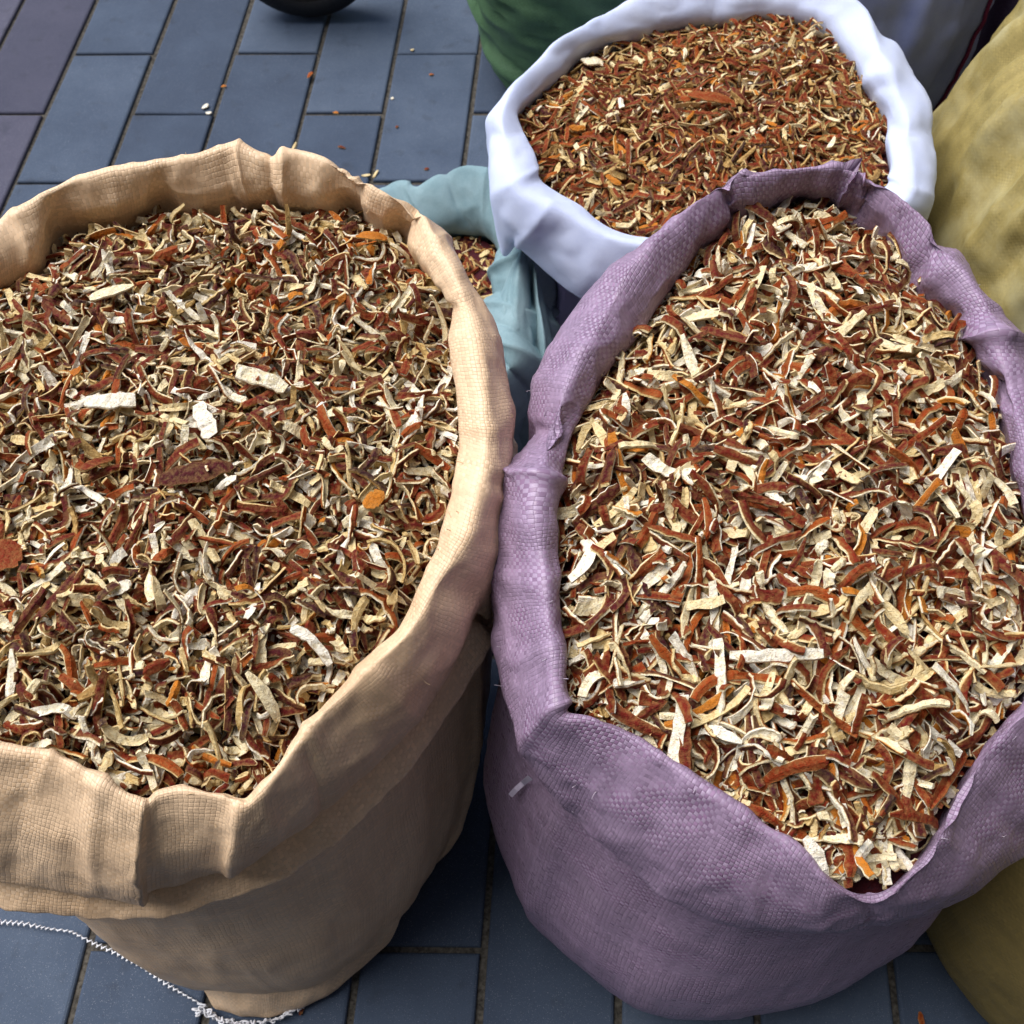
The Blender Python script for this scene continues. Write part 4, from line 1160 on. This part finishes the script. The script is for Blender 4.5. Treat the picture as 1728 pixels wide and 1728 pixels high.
scrap('peel_scrap', hpB, 630, 415, 0.026, 0.013, 0.3, 0.2, -0.9, 0, 0.97, 0.5, 'orange peel chunk under the back right cuff of the beige sack', cat='peel scrap')
scrap('peel_scrap', hpB, 170, 790, 0.026, 0.012, 1.1, 0.1, -0.7, 0, 0.5, 0.5, 'broad red peel scrap left of the large maroon scrap', cat='peel scrap')
scrap('peel_scrap', hpP, 985, 945, 0.040, 0.009, 0.5, math.pi, 0.9, -1.6, 0.5, 1.0, 'thick white curl of pith by the left cuff of the purple sack', cat='peel scrap', taper=.3)
scrap('peel_scrap', hpP, 1310, 1106, 0.058, 0.0075, -0.08, math.pi, 0.2, -0.15, 0.5, 0.97, 'long straight white strip across the middle of the purple sack', cat='peel scrap', taper=.3)
scrap('peel_scrap', hpP, 1163, 1240, 0.048, 0.0075, 1.5, 0.2, -0.3, 0.05, 0.36, 0.7, 'long upright red strip near the front of the purple heap', cat='peel scrap', taper=.3)
scrap('peel_scrap', hpP, 1143, 1245, 0.046, 0.008, 1.45, math.pi, 0.2, 0.1, 0.4, 0.95, 'long upright white strip beside the upright red strip', cat='peel scrap', taper=.3)
scrap('peel_scrap', hpP, 1230, 575, 0.045, 0.009, -0.5, 0.1, -0.4, 0.2, 0.3, 0.6, 'dark red pointed strip at the back left of the purple heap', cat='peel scrap')
scrap('peel_scrap', hpP, 1320, 1290, 0.05, 0.006, 0.5, -1.3, -1.8, 0, 0.5, 0.7, 'curved red strip arching near the front of the purple heap', cat='peel scrap')
scrap('peel_scrap', hpP, 1375, 1455, 0.03, 0.010, -0.9, math.pi, 0.8, 0.4, 0.5, 1.0, 'white pith piece at the tip of the purple V shaped dip', cat='peel scrap')
scrap('peel_scrap', hpW, 1195, 180, 0.05, 0.014, -0.05, 0.1, -0.4, 0, 0.72, 0.5, 'large red brown scrap in the middle of the white sack', cat='peel scrap')
scrap('peel_scrap', hpW, 1000, 115, 0.026, 0.018, 0.4, math.pi, 0.4, 0, 0.5, 0.85, 'broad pale pith flake at the back left of the white sack', cat='peel scrap', taper=.3)

# crumbs on the paving
def crumb(px, py, L, W, ang, r1, r2, label, up=True, roll=0.0, curl=-0.4):
    return scrap('peel_crumb', None, px, py, L, W, ang, (0 if up else math.pi) + roll, curl, 0.2, r1, r2, label, T=0.0018, nr=6, lift=0.001, cat='peel crumb')
crumb(347, 182, .014, .009, 0.9, .5, 1.0, 'upper half of the folded white flake on the paving', False)
crumb(353, 193, .013, .007, -0.2, .5, .98, 'lower half of the folded white flake on the paving', False)
crumb(378, 148, .009, .006, 0.4, .95, .5, 'orange crumb in the long joint near the white flake')
crumb(524, 130, .022, .006, 1.2, .8, .5, 'orange brown sliver lying in the long paving joint')
crumb(567, 193, .010, .006, 0.1, .97, .5, 'orange crumb in the short joint above the beige cuff')
crumb(577, 251, .013, .005, -0.3, .3, .5, 'dark red crumb on the paver above the beige cuff')
crumb(662, 168, .006, .005, 0.3, .5, .95, 'tiny white crumb in the joint left of the dark spot', False)
crumb(696, 86, .007, .005, 0.3, .5, .55, 'tiny tan crumb in the upper short joint', False)
crumb(728, 128, .008, .005, 0.3, .85, .5, 'small orange brown crumb on the paver by the green sack')
crumb(670, 216, .007, .004, 1.0, .35, .5, 'tiny red speck on the paver above the teal sack')
crumb(720, 287, .008, .005, 0.4, .4, .5, 'small red crumb just behind the teal sack')
crumb(497, 249, .018, .005, 1.35, .5, .5, 'pale stalk in the joint touching the beige rim', False)
crumb(618, 298, .016, .005, 0.05, .5, .55, 'flat pale stalk beside the teal sack corner', False)
crumb(634, 296, .018, .005, 1.2, .5, .5, 'upright pale stalk at the teal sack corner', False)
crumb(511, 1702, .014, .005, 1.2, .3, .5, 'dark red sliver beside the beige bottom seam')
crumb(1552, 1722, .016, .006, 1.4, .75, .5, 'brown sliver on the dark paving at the bottom edge')

# strips that look alike and lie in the same part of a heap: told apart by which lies further left
_by = {}
for o in bpy.data.objects:
    if o.name.startswith('peel_strip'): _by.setdefault(o['label'], []).append(o)
for lab, os_ in _by.items():
    if 2 <= len(os_) <= 6:
        os_.sort(key=lambda o: o.location.x / (H - o.location.z + o.location.y * 0.6))
        for o, w in zip(os_, {2: ('left one', 'right one'), 3: ('left one', 'middle one', 'right one'), 4: ('leftmost', 'second', 'third', 'rightmost'), 5: ('leftmost', 'second', 'third', 'fourth', 'rightmost'), 6: ('leftmost', 'second', 'third', 'fourth', 'fifth', 'rightmost')}[len(os_)]):
            o['label'] = lab + ', ' + w
